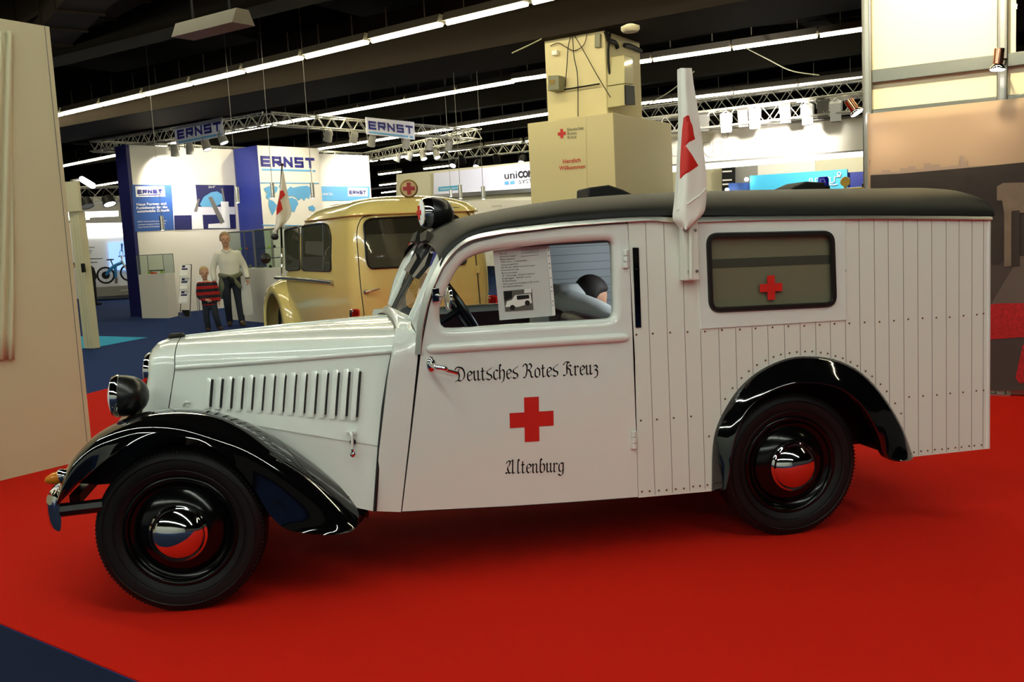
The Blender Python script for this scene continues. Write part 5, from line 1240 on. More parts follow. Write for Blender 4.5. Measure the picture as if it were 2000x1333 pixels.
t = thing('booth_partition', 'royal blue booth panel right of the turquoise panel beside the pole', 'panel', xy(wi)); mb = MB(); plate(mb, [(1655, 337), (1760, 331), (1760, 520), (1655, 520)], wi, U, .5, .1); mb.build('panel', M['booth_blue'], t, smooth=0)
sh2 = thing('shelf_unit', 'narrow dark shelf unit with pale goods under the white fascia', 'shelf', xy(wi)); mb = MB(); plate(mb, [(1410, 326), (1430, 325), (1430, 520), (1410, 520)], wi, U, .3, .25); mb.build('case', M['dark'], sh2, smooth=0)
for y in (334, 351, 359):
    mb = MB(); plate(mb, [(1411, y), (1429, y-1), (1429, y+2), (1411, y+3)], wi, U, .34, .02); mb.build('shelf_board', M['wall_white'], sh2, smooth=0)
for x, y, lb in ((1458, 350.5, 'small lit lamp above the dark blue low panel'), (1420, 371, 'small lit lamp left of the dark blue low panel')):
    mb = MB(); mb.ball(vpl(x, y, wi, U, .7), .045, 10); tag(mb.build('small_lamp', M['spot_on']), lb, 'lamp')
lamp(vpl(1500, 215, wu, U, 1.6), (vpl(1450, 262, wu, U)-vpl(1500, 215, wu, U, 1.6)), 420, 130, (1, .95, .86))
lamp(vpl(1560, 300, wi, U, 2.2)+V(0, 0, .4), (vpl(1560, 340, wi, U)-vpl(1560, 300, wi, U, 2.2)), 150, 130, (1, .97, .9))
# trusses above the fascia
ZW = 4.35
for i, ((x0, y0), (x1, y1), z, lb, m1) in enumerate((((1240, 226), (1700, 172), 4.35, 'upper dark lighting truss right of the column', 'grey'), ((1240, 250), (1700, 199), 3.75, 'lower bright lighting truss over the white fascia', 'truss'))):
    p = onPl(x0, y0, wu+N_*-.6, N_) if i else onPl(x0, y0, wu+N_*.8, N_); q = onPl(x1, y1, wu+N_*-.6, N_) if i else onPl(x1, y1, wu+N_*.8, N_); p[2] = q[2] = (p[2]+q[2])/2
    truss('light_truss', lb, p-(q-p)*.05, q+(q-p)*.1, M[m1], .28)
for i, (x, y, m1, lt) in enumerate(((1374, 238, 'dark', 0), (1418, 240, 'poster_white', 0), (1452, 229, 'dark', 0), (1474, 231, 'poster_white', 1), (1534, 221, 'dark', 0), (1577, 224, 'poster_white', 0), (1607, 211, 'dark', 0), (1632, 217, 'poster_white', 0))):
    p = onPl(x, y, wu+N_*-.7, N_); spot(p, V(.25, .4, -1), '%s floodlight over the white fascia, %s from the left' % ('dark' if m1 == 'dark' else 'white', ['first', 'second', 'third', 'fourth', 'fifth', 'sixth', 'seventh', 'eighth'][i]), 'floodlights over the white fascia', M[m1] if m1 != 'dark' else M['grey'], bool(lt), r=.085, L=.3, zt=p[2]+.2, square=True)

# ================================================================== tall backdrop wall at right
g0 = onZ(1935, 771); gd = unit(V(.745, -.667, 0))
def gp(x, y, o=0.): return vpl(x, y, g0, gd, o)
ng = unit(V(-gd[1], gd[0], 0)); ng = ng if np.dot(ng, CAM-g0) > 0 else -ng
P1, P2 = gp(1697, 300), gp(1958, 150)
PE = g0+gd*1.6
def pole(p, lb):
    t = thing('stand_pole', lb, 'pole', xy(p)); mb = MB(); c = xy(p)+ng*.02
    mb.box(c+V(0, 0, 2.4), (.075, .075, 4.8), ax=(gd, ng, V(0, 0, 1))); mb.build('profile', M['alu_pole'], t, bevel=.012)
    mb = MB()
    for k_ in (-.02, .02): mb.box(c+gd*k_+ng*.038+V(0, 0, 2.4), (.012, .004, 4.78), ax=(gd, ng, V(0, 0, 1)))
    mb.build('groove', M['grey'], t, smooth=0)
    mb = MB(); mb.box(c+ng*.0+V(0, 0, .012), (.14, .14, .012), ax=(gd, ng, V(0, 0, 1))); mb.build('foot', M['alu'], t, smooth=0)
pole(P1, 'tall aluminium pole at the left edge of the photo backdrop'); pole(P2, 'tall aluminium pole carrying the spotlight at upper right')
M['panel_cream'] = mat('backdrop_panel_cream', (226, 212, 176), .55)
bw = thing('backdrop_wall', 'tall cream backdrop wall panels above the printed photo banner', 'wall', xy(P1))
zt1 = gp(1700, 163)[2]; zt0 = gp(1703, 222)[2]
a = xy(P1)-ng*.03; b = xy(P2)-ng*.03; e = PE-ng*.03
mb = MB(); mb.prism([a+V(0, 0, zt0), b+V(0, 0, zt0), b+V(0, 0, 4.9), a+V(0, 0, 4.9)], -ng*.02); mb.build('panel', M['panel_cream'], bw, smooth=0)
b2_ = xy(gp(1984, 60))-ng*.03
mb = MB(); mb.prism([b+V(0, 0, zt0), e+V(0, 0, zt0), e+V(0, 0, zt1+.05), b+V(0, 0, zt1+.05)], -ng*.02); mb.prism([b+V(0, 0, zt1), b2_+V(0, 0, zt1), b2_+V(0, 0, 4.9), b+V(0, 0, 4.9)], -ng*.02); mb.build('panel', M['panel_cream'], bw, smooth=0)
def railz(y0, y1, nm):
    z0, z1 = gp(1703, y1)[2], gp(1703, y0)[2]; mb = MB(); aa = xy(P1); mb.prism([aa+V(0, 0, z0), PE+V(0, 0, z0), PE+V(0, 0, z1), aa+V(0, 0, z1)], ng*.03); mb.build(nm, M['alu_beam'], bw, bevel=.004)
railz(138, 163, 'cross_beam'); railz(215, 228, 'cross_beam')
mb = MB(); mb.prism([xy(P1)+V(0, 0, .008), PE+V(0, 0, .008), PE+V(0, 0, .09), xy(P1)+V(0, 0, .09)], ng*.03); mb.build('base_beam', M['alu_pole'], bw, bevel=.004)
# printed banner
bn = thing('photo_banner', 'large printed photo banner of a city park skyline behind the rear of the ambulance', 'banner', xy(P1)+ng*.06)
zb1 = zt0-.005; zb0 = .11
BL = np.linalg.norm(PE-xy(P1))
def bp(s, z, o=0.): return xy(P1)+gd*s+V(0, 0, z)+ng*(.06+o+.012*math.sin(s*2.2+z*1.3)*0)
mb = MB(); rings = []
for z in np.linspace(zb0, zb1, 24):
    rings.append([bp(s, z, .006*math.sin(s*7+z*3)*(max(0, (z-1.6))/.8)+.012*math.exp(-((s-.5-(2.35-z)*1.2)/.12)**2)*(z > 1.9)) for s in np.linspace(0, BL, 50)])
mb.loft(rings, False, False); mb.build('cloth', mat('banner_sky_print', (168, 140, 112), .75, noise=.03, nscale=1.5), bn, smooth=70, solid=.002)
def bpoly(pts, nm, m1, o):
    mb = MB(); P = [gp(x, y) for x, y in pts]; P = [p+ng*(.068+o) for p in P]; mb.prism(P, ng*.002); return mb.build(nm, m1, bn, smooth=0)
M['forest'] = mat('print_forest', (40, 32, 27), .8, noise=.45, nscale=9); M['haze_town'] = mat('print_haze_town', (150, 128, 112), .8); M['road'] = mat('print_road', (92, 80, 72), .8, noise=.12, nscale=6); M['stone'] = mat('print_stone', (112, 96, 80), .8, noise=.3, nscale=8)
M['stone_dark'] = mat('print_stone_dark', (48, 39, 33), .8, noise=.3, nscale=9); M['flowers'] = mat('print_flowers', (170, 18, 22), .8, noise=.7, nscale=45); M['plaza'] = mat('print_plaza', (66, 56, 52), .8, noise=.15, nscale=5)
bpoly([(1704, 341), (1725, 338), (1725, 333), (1742, 333), (1742, 337), (1760, 336), (1760, 329), (1776, 329), (1776, 326), (1790, 325), (1790, 331), (1806, 331), (1806, 320), (1820, 319), (1820, 322), (1838, 322), (1838, 327), (1854, 327), (1854, 325), (1876, 323), (1876, 306), (1884, 305), (1884, 316), (1891, 316), (1891, 325), (2000, 322), (2000, 345), (1704, 352)], 'skyline', M['haze_town'], .0)
bpoly([(1703, 343), (1760, 340), (1830, 334), (1920, 326), (2000, 318), (2440, 312), (2440, 420), (1703, 420)], 'forest', M['forest'], .003)
bpoly([(1703, 420), (2440, 420), (2440, 520), (1703, 520)], 'forest', M['stone_dark'], .003)
bpoly([(1703, 515), (2440, 505), (2440, 760), (1703, 760)], 'plaza', M['plaza'], .004)
bpoly([(1992, 500), (2440, 480), (2440, 640), (1900, 640), (1937, 592)], 'road', M['road'], .006)
bpoly([(1948, 365), (1960, 358), (2440, 348), (2440, 412), (1962, 416), (1958, 392), (1948, 392)], 'gatehouse_top', M['stone'], .008)
for x0, x1 in ((1962, 1976), (1977, 1992), (2010, 2030)): bpoly([(x0, 412), (x1, 411), (x1, 519), (x0, 520)], 'gatehouse_pier', M['stone'] if x0 != 1977 else M['stone_dark'], .01)
bpoly([(1900, 450), (1956, 445), (1956, 516), (1900, 516)], 'gatehouse_wing', M['stone_dark'], .007)
bpoly([(1900, 596), (1960, 591), (2440, 588), (2440, 656), (1990, 657), (1900, 664)], 'flower_bed', M['flowers'], .008)
bpoly([(1998, 672), (2440, 640), (2440, 745), (1992, 746), (1984, 735)], 'flower_bed', M['flowers'], .008)
# spotlights on arms
def armspot(x, y, x2, y2, off, lb, r=.035):
    p, q = gp(x, y, off), gp(x2, y2, off); a_ = unit(q-p); t = thing('arm_spotlight', lb, 'spotlight', p, 0, 'chrome arm spotlights'); Ln = np.linalg.norm(q-p)
    mb = MB(); mb.lathe([(.001, 0), (r, 0), (r, Ln*.68), (r*.9, Ln*.7)], p, a_, 20); mb.build('body', mat('lamp_copper_chrome', (190, 130, 105), .12, 1.), t, smooth=40)
    mb = MB(); mb.lathe([(r*.8, Ln*.68), (r*1.5, Ln*.86), (r*1.45, Ln*.95)], p, a_, 20); mb.build('bulb_glass', M['chrome'], t, smooth=60)
    mb = MB(); mb.lathe([(r*1.45, Ln*.95), (r*1.2, Ln*1.0), (.001, Ln*1.03)], p, a_, 20); mb.build('bulb_face', M['spot_on'], t, smooth=60)
    mb = MB(); c = p+a_*Ln*.5; mb.tube([c, c+gd*.05-ng*.02, c-ng*(off-.03)+gd*.03], .008, 6); mb.build('arm', M['dark'], t)
    l = lamp(q+a_*.06, a_, 6, 110, (1, .86, .62)); return t
armspot(1952, 95, 1948, 138, .35, 'chrome arm spotlight on the pole at upper right')
armspot(1657, 196, 1675, 222, .25, 'chrome arm spotlight beside the pole left of the backdrop')
lamp(gp(1840, -140, 1.6)+V(0, 0, .6), gp(1835, 40)-(gp(1840, -140, 1.6)+V(0, 0, .6)), 250, 58, (1, .86, .58))

# ================================================================== yellow vehicle behind the ambulance
yv = atD(1640, 372, 10.6); ye, yn = unit(V(.80, -.60, 0)), unit(V(.60, .80, 0))
yc = xy(atD(1602, 380, 10.6)); zy = vpl(1600, 373, yc, ye)[2]; zy2 = vpl(1690, 358, yc, ye)[2]
yt = thing('ambulance', 'mustard yellow emergency vehicle with blue beacons, mostly hidden behind the white ambulance', 'ambulance', yc)
mb = MB(); rings = []
hz_ = (zy+zy2)/2
for z, ins in ((.35, .05), (.7, 0), (1.1, .0), (1.5, .05), (hz_-.12, .1), (hz_-.02, .16), (hz_, .3)):
    L_, W_ = 3.6, 1.75; pts = rpoly([(ins, ins), (L_-ins, ins), (L_-ins, W_-ins), (ins, W_-ins)], .25, 5)
    rings.append([yc+ye*(p[0]-.1)+yn*p[1]+V(0, 0, z) for p in pts])
mb.loft(rings, True, True); mb.build('body', mat('mustard_paint', (176, 156, 66), .2, coat=.6), yt, smooth=50)
mb = MB()
for a_ in (.55, 2.85):
    for b_ in (.1, 1.65): mb.lathe([(.001, -.09), (.2, -.09), (.3, -.08), (.32, 0), (.3, .08), (.001, .09)], yc+ye*a_+yn*b_+V(0, 0, .325), yn, 24)
mb.build('wheels', M['rubber'], yt)
mb = MB(); mb.prism([yc+ye*.5+V(0, 0, 1.2), yc+ye*3.1+V(0, 0, 1.2), yc+ye*3.0+yn*.04+V(0, 0, 1.62), yc+ye*.6+yn*.04+V(0, 0, 1.62)], -yn*.012); mb.build('window', M['gasket'], yt, smooth=0)
M['blue_lens'] = mat('beacon_blue', (20, 30, 190), .1, coat=.8)
for x, y0, y1 in ((1608, 344, 368), (1697, 342, 356)):
    p = vpl(x, y1, yc, ye, -.35); h = (y1-y0)*np.dot(AX[2], p-CAM)/F; p[2] = hz_ if x < 1650 else hz_
    mb = MB(); mb.lathe([(.064, .03), (.06, h*.8), (.048, h), (.001, h+.005)], p, (0, 0, 1), 20); be = mb.build('blue_beacon', M['blue_lens'], yt, smooth=40)
    mb = MB(); mb.lathe([(.075, -.03), (.075, .03), (.06, .04)], p, (0, 0, 1), 20); mb.build('beacon_base', M['dark'], be)
p = vpl(1651, 355, yc, ye, -.3); mb = MB(); mb.lathe([(.001, -.03), (.05, -.03), (.057, 0), (.05, .03), (.001, .03)], p, unit(CAM-p), 24); mb.tube([p, p-V(0, 0, .08)], .015, 6); mb.build('roof_disc', mat('mustard_disc', (186, 160, 60), .3), yt, smooth=40)

# ================================================================== bicycle stand at far left
kw = onZ(240, 583); kdir = unit(V(1, .25, 0))
def kp(x, y, o=0.): return vpl(x, y, kw, kdir, o)
t = thing('exhibition_wall', 'bright white booth wall behind the bicycle at far left', 'wall', xy(kw)); mb = MB(); plate(mb, [(100, 436), (300, 436), (300, 584), (100, 584)], kw, kdir, 0, .1); mb.build('panel', M['poster_white'], t, smooth=0)
mb = MB(); plate(mb, [(150, 437), (300, 434), (300, 458), (150, 465)], kw, kdir, .05, .04); mb.build('lit_header', mat('lit_header', (255, 255, 250), .5, emit=2.5, ecol=(250, 250, 240)), t, smooth=0)
mb = MB()
for i, (x1, y) in enumerate(((185, 483), (180, 490), (178, 494), (200, 505), (190, 512))): plate(mb, [(158, y), (x1, y-.5), (x1, y+.8), (158, y+1.2)], kw, kdir, .02, .01)
mb.build('text_lines', M['grey'], t, smooth=0)
t = thing('exhibition_wall', 'beige booth wall strip under the truss at far left', 'wall', xy(kw)); mb = MB(); plate(mb, [(100, 388), (300, 380), (300, 437), (100, 437)], kw, kdir, -.3, .1); mb.build('panel', M['lamp_grey'], t, smooth=0)
t = thing('ceiling_light', 'white glowing light panel hanging above the bicycle', 'lamp', kp(180, 420, 1.5)); mb = MB(); plate(mb, [(120, 415), (231, 412), (231.5, 422.5), (175, 425), (175, 429), (120, 431)], kw, kdir, 1.5, .1); mb.build('lit_face', mat('lit_panel', (255, 255, 250), .5, emit=3, ecol=(252, 250, 245)), t, smooth=0)
t = thing('screen', 'pale blue picture screen on the wall behind the bicycle', 'screen', kp(230, 527)); mb = MB(); plate(mb, [(211, 474), (262, 472), (262, 528), (215, 527)], kw, kdir, .1, .08); mb.build('display', mat('screen_blue', (150, 190, 240), .4, emit=.8), t, smooth=0)
mb = MB(); plate(mb, [(236, 476), (240, 476), (239, 492), (237, 492)], kw, kdir, .12); plate(mb, [(231, 500), (247, 499), (247, 501), (231, 502)], kw, kdir, .12)
for i in range(10):
    a0, a1 = 2*math.pi*i/10, 2*math.pi*(i+1)/10; plate(mb, [(237+4*math.cos(a0), 495+7*math.sin(a0)), (237+4*math.cos(a1), 495+7*math.sin(a1)), (237+3*math.cos(a1), 495+6*math.sin(a1)), (237+3*math.cos(a0), 495+6*math.sin(a0))], kw, kdir, .12)
mb.build('bicycle_picture', M['poster_blue'], t, smooth=0)
t = thing('podium', 'grey-beige low podium with pale lettering under the bicycle', 'podium', kp(220, 578, .3)); mb = MB(); plate(mb, [(186, 562), (300, 555), (300, 573), (189, 580)], kw, kdir, .9, 1.0); mb.build('block', M['lamp_grey'], t, smooth=0)
mb = MB(); ptext(mb, 'mando', 236, 569, 252, 568, 4, kw, kdir, .92); mb.build('lettering', M['poster_white'], t, smooth=0)
bk_ = thing('bicycle', 'blue bicycle with arched frame on the far left stand', 'bicycle', kp(228, 556, .5))
for (x, y) in ((206.5, 538), (252, 533)):
    c = kp(x, y, .6); r = 15*np.dot(AX[2], c-CAM)/F; ax_ = unit(np.cross(kdir, V(0, 0, 1)))
    mb = MB(); mb.tube([c+r*(math.cos(a)*kdir+math.sin(a)*V(0, 0, 1)) for a in np.linspace(0, 2*math.pi, 33)], .032, 8, caps=False); wh = mb.build('wheel', M['rubber'], bk_)
    mb = MB(); mb.lathe([(.001, -.03), (.13 if x < 220 else .03, -.03), (.13 if x < 220 else .03, .03), (.001, .03)], c, ax_, 20)
    for k_ in range(12):
        e_ = math.cos(k_*math.pi/6)*kdir+math.sin(k_*math.pi/6)*V(0, 0, 1); mb.tube([c, c+e_*r], .003, 4)
    mb.build('hub', M['dark'], wh)
mb = MB(); mb.tube(cr([kp(207, 538, .6), kp(214, 528, .6), kp(225, 519, .6), kp(239, 513, .6)], 5), .055, 8); mb.tube([kp(225, 519, .6), kp(226, 543, .6)], .05, 8); mb.build('frame', mat('bike_blue', (50, 130, 190), .25, coat=.5), bk_)
mb = MB(); mb.tube([kp(237, 508, .6), kp(240, 514, .6), kp(252, 533, .6)], .035, 8); mb.tube([kp(240, 500, .4), kp(238, 506, .6), kp(236, 501, .8)], .02, 6); mb.build('fork', M['poster_white'], bk_)
mb = MB(); mb.tube([kp(216, 508, .6), kp(222, 522, .6)], .02, 6); mb.ball(kp(215, 507.5, .6), (.14, .06, .03), 10); mb.build('saddle', M['dark'], bk_)
mb = MB(); mb.tube([kp(227, 543, .6), kp(227, 554, .6)], .05, 8); mb.build('pedal_stand', M['grey'], bk_)
ta = kp(140, 382, 1.0); tb = kp(262, 368, 1.0); tb[2] = ta[2]; truss('light_truss', 'dark lighting truss above the bicycle booth at far left', ta, tb, M['grey'], .5, .03, pitch=.7)
for x, y, lt, lb in ((168, 396, 0, 'dark floodlight above the bicycle booth, left one'), (212, 392, 1, 'lit bluish floodlight above the bicycle booth, right one')):
    spot(kp(x, y, 1.2), V(.3, -.3, -1), lb, 'floodlights of the bicycle booth', M['dark'], bool(lt), r=.22, L=.3, zt=ta[2]+.3)
p, q = atD(160, 350, 16.5), atD(181, 363, 15.8); mb = MB(); mb.tube([p, q], .05, 8); t = thing('small_tube_lamp', 'short bright tube lamp beside the header of the door post', 'lamp', p); mb.build('tube', M['spot_on'], t)
mb = MB(); mb.tube([p, pq(140, 357, .06)+V(0, 0, .03), pq(140, 358, .06)-V(0, 0, .05)], .02, 6); mb.build('arm', M['housing'], t)

# ================================================================== cream ambulance behind the bonnet
kc = atD(690, 480, 10.5); kc = xy(kc); th_ = math.radians(30)-YAW
er = V(math.cos(th_), math.sin(th_), 0); ef = V(-math.sin(th_), math.cos(th_), 0)   # along the tail, and forwards
WC = 1.80; LC = 2.9
car = thing('ambulance', 'cream 1950s ambulance with round roof sign, seen from behind beyond the white bonnet', 'ambulance', kc+er*WC/2+ef*LC/2)
zg = onPl(686, 420, kc, er)[2]; zt_ = onPl(800, 381, kc+ef*.5, ef)[2]
IZ = [.3, .5, .8, 1.05, 1.3, 1.5, zg-.05, zg]; II = [.07, .03, .0, .0, .02, .05, .085, .095]
def ins(z): return float(np.interp(z, IZ, II))
def ring(z, i, fr=0., rr=.3):
    """plan outline inset by i; fr = extra inset at the windscreen end"""
    P = rpoly([(i, i), (WC-i, i), (WC-i, LC-i-fr), (i, LC-i-fr)], [rr, rr, .35, .35], 7)
    return [kc+er*p[0]+ef*p[1]+V(0, 0, z) for p in P]
mb = MB()
rings = [ring(z, i, .75*max(0, (z-1.08))/.85) for z, i in zip(IZ, II)]
rings += [ring(zg+.012, ins(zg)-.025, .72), ring(zg+.04, ins(zg)-.012, .72)]
H = zt_-zg
for t in (.25, .5, .7, .84, .94, 1.): rings.append(ring(zg+.03+(H-.03)*math.sin(t*math.pi/2), ins(zg)+.0+.52*(1-math.cos(t*math.pi/2))*1.15, .74+.3*t, .3+.1*t))
mb.loft(rings, True, True); mb.build('body', M['cream'], car, smooth=50)
def orear(x, y, off=.006):
    d = .05
    for _ in range(5): p = onPl(x, y, kc+ef*(d-off), ef); d = ins(p[2])
    return p
def oside(x, y, off=.006):
    d = .05
    for _ in range(5): p = onPl(x, y, kc+er*(d-off), er); d = ins(p[2])
    return p
M['car_window'] = mat('car_window_dark', (74, 76, 62), .06, coat=1.)
def cpanel(pts, r, fn, nm, m1, off, parent=None, th=.004, st=0):
    mb = MB(); mb.panel(rpoly(pts, r, 4), [], lambda u, v: fn(u, v, off), 0, (0, 0, 1), st or 12); return mb.build(nm, m1, parent or car, smooth=60)
def cline(pts, fn, r, off, mb=None, closed=False):
    mb = mb or MB(); P = [fn(x, y, off) for x, y in pts]; mb.tube(P+[P[0]] if closed else P, r, 6); return mb
# tail door, its joint, window, handle, hinge
door_l = cr([(713, 640), (712, 622), (704, 556), (698, 480), (697, 455), (701, 437), (713, 423), (760, 416), (816, 411.5), (870, 407), (898, 406), (912, 414), (922, 440), (931, 520), (942, 640)], 4)
td = cline(door_l, orear, .006, .002).build('tail_door_joint', M['gap'], car)
wl = [(710, 436), (722, 428), (816, 423), (880, 419), (896, 424), (903, 450), (911, 516), (794, 521), (722, 525), (716, 510)]
tw = cpanel(wl, 9, orear, 'tail_window', M['car_window'], .008)
cline(rpoly(wl, 9, 4), orear, .012, .01, closed=True).build('window_rubber', M['gasket'], tw)
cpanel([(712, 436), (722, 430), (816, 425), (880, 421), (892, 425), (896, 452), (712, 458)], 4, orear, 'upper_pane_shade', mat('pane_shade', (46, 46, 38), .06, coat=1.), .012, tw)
mb = MB(); c = orear(813, 480, .016); mb.prism(cross_pts(c, er, V(0, 0, 1), .2), -ef*.004); mb.build('red_cross', M['red'], tw, smooth=0)
mb = MB(); mb.tube([orear(714, 571, .05), orear(727, 568, .06), orear(741, 564, .06)], [.018, .012, .01], 8); mb.lathe([(.03, 0), (.028, .03), (.01, .05)], orear(714.5, 571, .002), -ef, 14); mb.build('door_handle', M['alu'], car)
mb = MB(); mb.prism([orear(x, y, .01) for x, y in ((929, 519), (936, 518), (937, 533), (930, 534))], -ef*.02); mb.build('hinge', M['cream'], car, bevel=.004)
for x, y, w_, h_ in ((694.5, 617, 8, 13), (963, 592, 9, 15)):
    nm = 'tail_lamp'; q = [(x-w_, y-h_), (x+w_, y-h_), (x+w_, y+h_*1.2), (x-w_, y+h_*1.2)]
    mb = MB(); P = [orear(a, b, .02) for a, b in rpoly(q, 5, 4)]; mb.prism(P, ef*.06); tl = mb.build(nm, M['chrome'], car, smooth=30)
    q = [(x-w_*.62, y-h_*.75), (x+w_*.62, y-h_*.75), (x+w_*.62, y+h_), (x-w_*.62, y+h_)]
    mb = MB(); P = [orear(a, b, .045) for a, b in rpoly(q, 4, 4)]; mb.prism(P, ef*.04); mb.build('red_lens', mat('red_lens', (120, 20, 12), .12, coat=1.), tl, smooth=30)
# gutter line over tail and side
gl = ring(zg+.006, ins(zg)-.028, .72); mb = MB(); mb.tube(gl+[gl[0]], .012, 6, caps=False); mb.build('gutter', M['cream'], car)
# side windows
for q, nm in (([(556, 449), (584, 443), (586, 527), (559, 529)], 'rear_quarter_window'), ([(590, 442), (630, 436), (640, 440), (646, 462), (646, 530), (590, 528)], 'side_window')):
    sw = cpanel(q, 5, oside, nm, M['car_window'], .008)
    cline(rpoly(q, 5, 4), oside, .012, .01, closed=True).build('window_rubber', M['gasket'], sw)
    if nm == 'side_window':
        cline([(631, 438), (632, 529)], oside, .014, .012).build('divider', M['gasket'], sw)
        cpanel([(596, 471), (630, 472), (630, 500), (596, 496)], 3, oside, 'grey_field', mat('field_grey', (92, 94, 84), .2), .011, sw)  # flat lighter grey field laid on the side pane
mb = MB(); P = [oside(x, y, .02) for x, y in ((538, 543), (560, 544), (600, 547), (640, 551), (649, 552))]; mb.tube(P, [.024]*4+[.028], 10); mb.build('belt_strip', M['alu'], car)
mb = MB(); mb.tube([oside(549, 442, .012), oside(551, 500, .012), oside(551, 545, .012)], .014, 8); mb.build('front_post_trim', M['chrome'], car)
# front end
fo = kc+ef*LC
mb = MB(); rings = []
for s, w_, h_ in ((-.6, .80, 1.10), (-.2, .78, 1.1), (.2, .70, 1.06), (.6, .62, .98), (.85, .5, .86)):
    rings.append([fo+er*WC/2+ef*s+er*w_*math.cos(a)*1.0+V(0, 0, .4+(h_-.4)*abs(math.sin(a))**.7) for a in np.linspace(0, math.pi, 17)])
mb.loft(rings, False, False); mb.add(rings[-1], [tuple(range(17))]); mb.build('bonnet', M['cream'], car)
def fender(sx):
    mb = MB(); rings = []
    for a in np.linspace(math.radians(-20), math.radians(190), 22):
        c = fo+ef*.25+V(0, 0, .36); r = .46; u_ = ef*math.cos(a)+V(0, 0, 1)*math.sin(a)
        base = er*(.0 if sx < 0 else WC)
        rings.append([c+base+er*sx*o_+u_*(r+dr_) for o_, dr_ in ((-.55, .12), (-.3, .2), (-.06, .17), (.06, .09), (.08, 0), (.05, -.02))])
    mb.loft(rings, False, False); return mb
fender(-1).build('front_fender', M['cream'], car, smooth=70); fender(1).build('front_fender', M['cream'], car, smooth=70)
for f_, s in ((LC+.25, 0), (LC+.25, 1), (.75, 0), (.75, 1)):
    c = kc+ef*f_+er*(.17 if s == 0 else WC-.17)+V(0, 0, .345)
    mb = MB(); mb.lathe([(.001, -.06), (.2, -.07), (.26, -.09), (.33, -.08), (.34, 0), (.33, .08), (.26, .09), (.001, .06)], c, er, 32); wl_ = mb.build('wheel', M['rubber'], car)
    mb = MB(); mb.lathe([(.13, 0), (.11, .03), (.001, .045)], c+er*(-.07 if s == 0 else .07), er*(-1 if s == 0 else 1), 24); mb.build('hubcap', M['chrome'], wl_)
mb = MB(); p = oside(548, 503, .0); c = onPl(519, 505, p+ef*.15-er*.35, ef); mb.lathe([(.001, .03), (.05, .02), (.075, 0), (.06, -.01), (.001, -.012)], c, -ef, 20); mi2 = mb.build('wing_mirror', M['gasket'], car); mb = MB(); mb.tube([c, p], .008, 6); mb.build('mirror_arm', M['chrome'], mi2)
mb = MB(); mb.prism([kc+er*.1-ef*.06+V(0, 0, .42), kc+er*(WC-.1)-ef*.06+V(0, 0, .42), kc+er*(WC-.1)-ef*.06+V(0, 0, .54), kc+er*.1-ef*.06+V(0, 0, .54)], ef*.05); mb.build('rear_bumper', M['chrome'], car, bevel=.015)
# round roof sign
c = atD(798, 369, 11.2); axs = unit(V(CAM[0]-c[0]+.9, CAM[1]-c[1], 0))
mb = MB(); mb.lathe([(.001, -.07), (.07, -.065), (.1, -.03), (.104, .03), (.098, .04)], c, axs, 32); mb.tube([c, V(c[0], c[1], zt_-.02)], .03, 8); rs_ = mb.build('roof_sign', mat('sign_cream', (218, 204, 150), .3), car)
mb = MB(); mb.lathe([(.09, .038), (.001, .04)], c, axs, 32); mb.build('sign_face', mat('sign_face', (196, 168, 120), .35), rs_)
mb = MB(); mb.lathe([(.105, .02), (.108, .04), (.092, .044)], c, axs, 32); mb.build('sign_rim', M['brass'], rs_)
sx_ = unit(np.cross(V(0, 0, 1), axs)); mb = MB(); mb.prism(cross_pts(c+axs*.043, sx_, V(0, 0, 1), .14), axs*.004); mb.build('red_cross', mat('sign_red', (150, 24, 20), .4), rs_, smooth=0)
# small flag at the front of the cream ambulance
fp = oside(543, 445, .12); fy = fp
def oflag(x, y, w_=0.): return onPl(x, y, fp-ef*w_, ef)
f2 = thing('flag', 'white red-cross flag on a staff at the front left of the cream ambulance', 'flag', oflag(545, 460))
mb = MB(); mb.tube([oflag(541, 462), oflag(551, 322)], .012, 6); mb.ball(oflag(551, 322), .025, 8); mb.build('flagpole', M['maroon'], f2)
mb = MB(); Lc = cr([V(*p) for p in ((551, 335), (548, 360), (542, 400), (538, 440), (533, 456))], 5); Rc = cr([V(*p) for p in ((554, 335), (558, 360), (564, 390), (568, 418), (552, 442))], 5); rg2 = []
for i in range(len(Lc)):
    t = i/(len(Lc)-1); rg2.append([oflag(*(Lc[i]+(Rc[i]-Lc[i])*s), .05+.05*t*math.sin(s*6)) for s in np.linspace(0, 1, 10)])
mb.loft(rg2, False, False); mb.build('flag_cloth', M['cloth'], f2, smooth=70, solid=.012)
mb = MB(); mb.panel([(547, 373), (553, 372), (557, 381), (547, 391), (549, 396), (552, 409), (540, 421), (540, 408), (545, 388)], [], lambda u, v: oflag(u, v, .115), .003, -ef, 4); mb.build('red_cross', M['red'], f2, smooth=0)
mb = MB(); mb.ball(oflag(537, 463, .0), .05, 10); mb.build('socket', M['gasket'], f2)

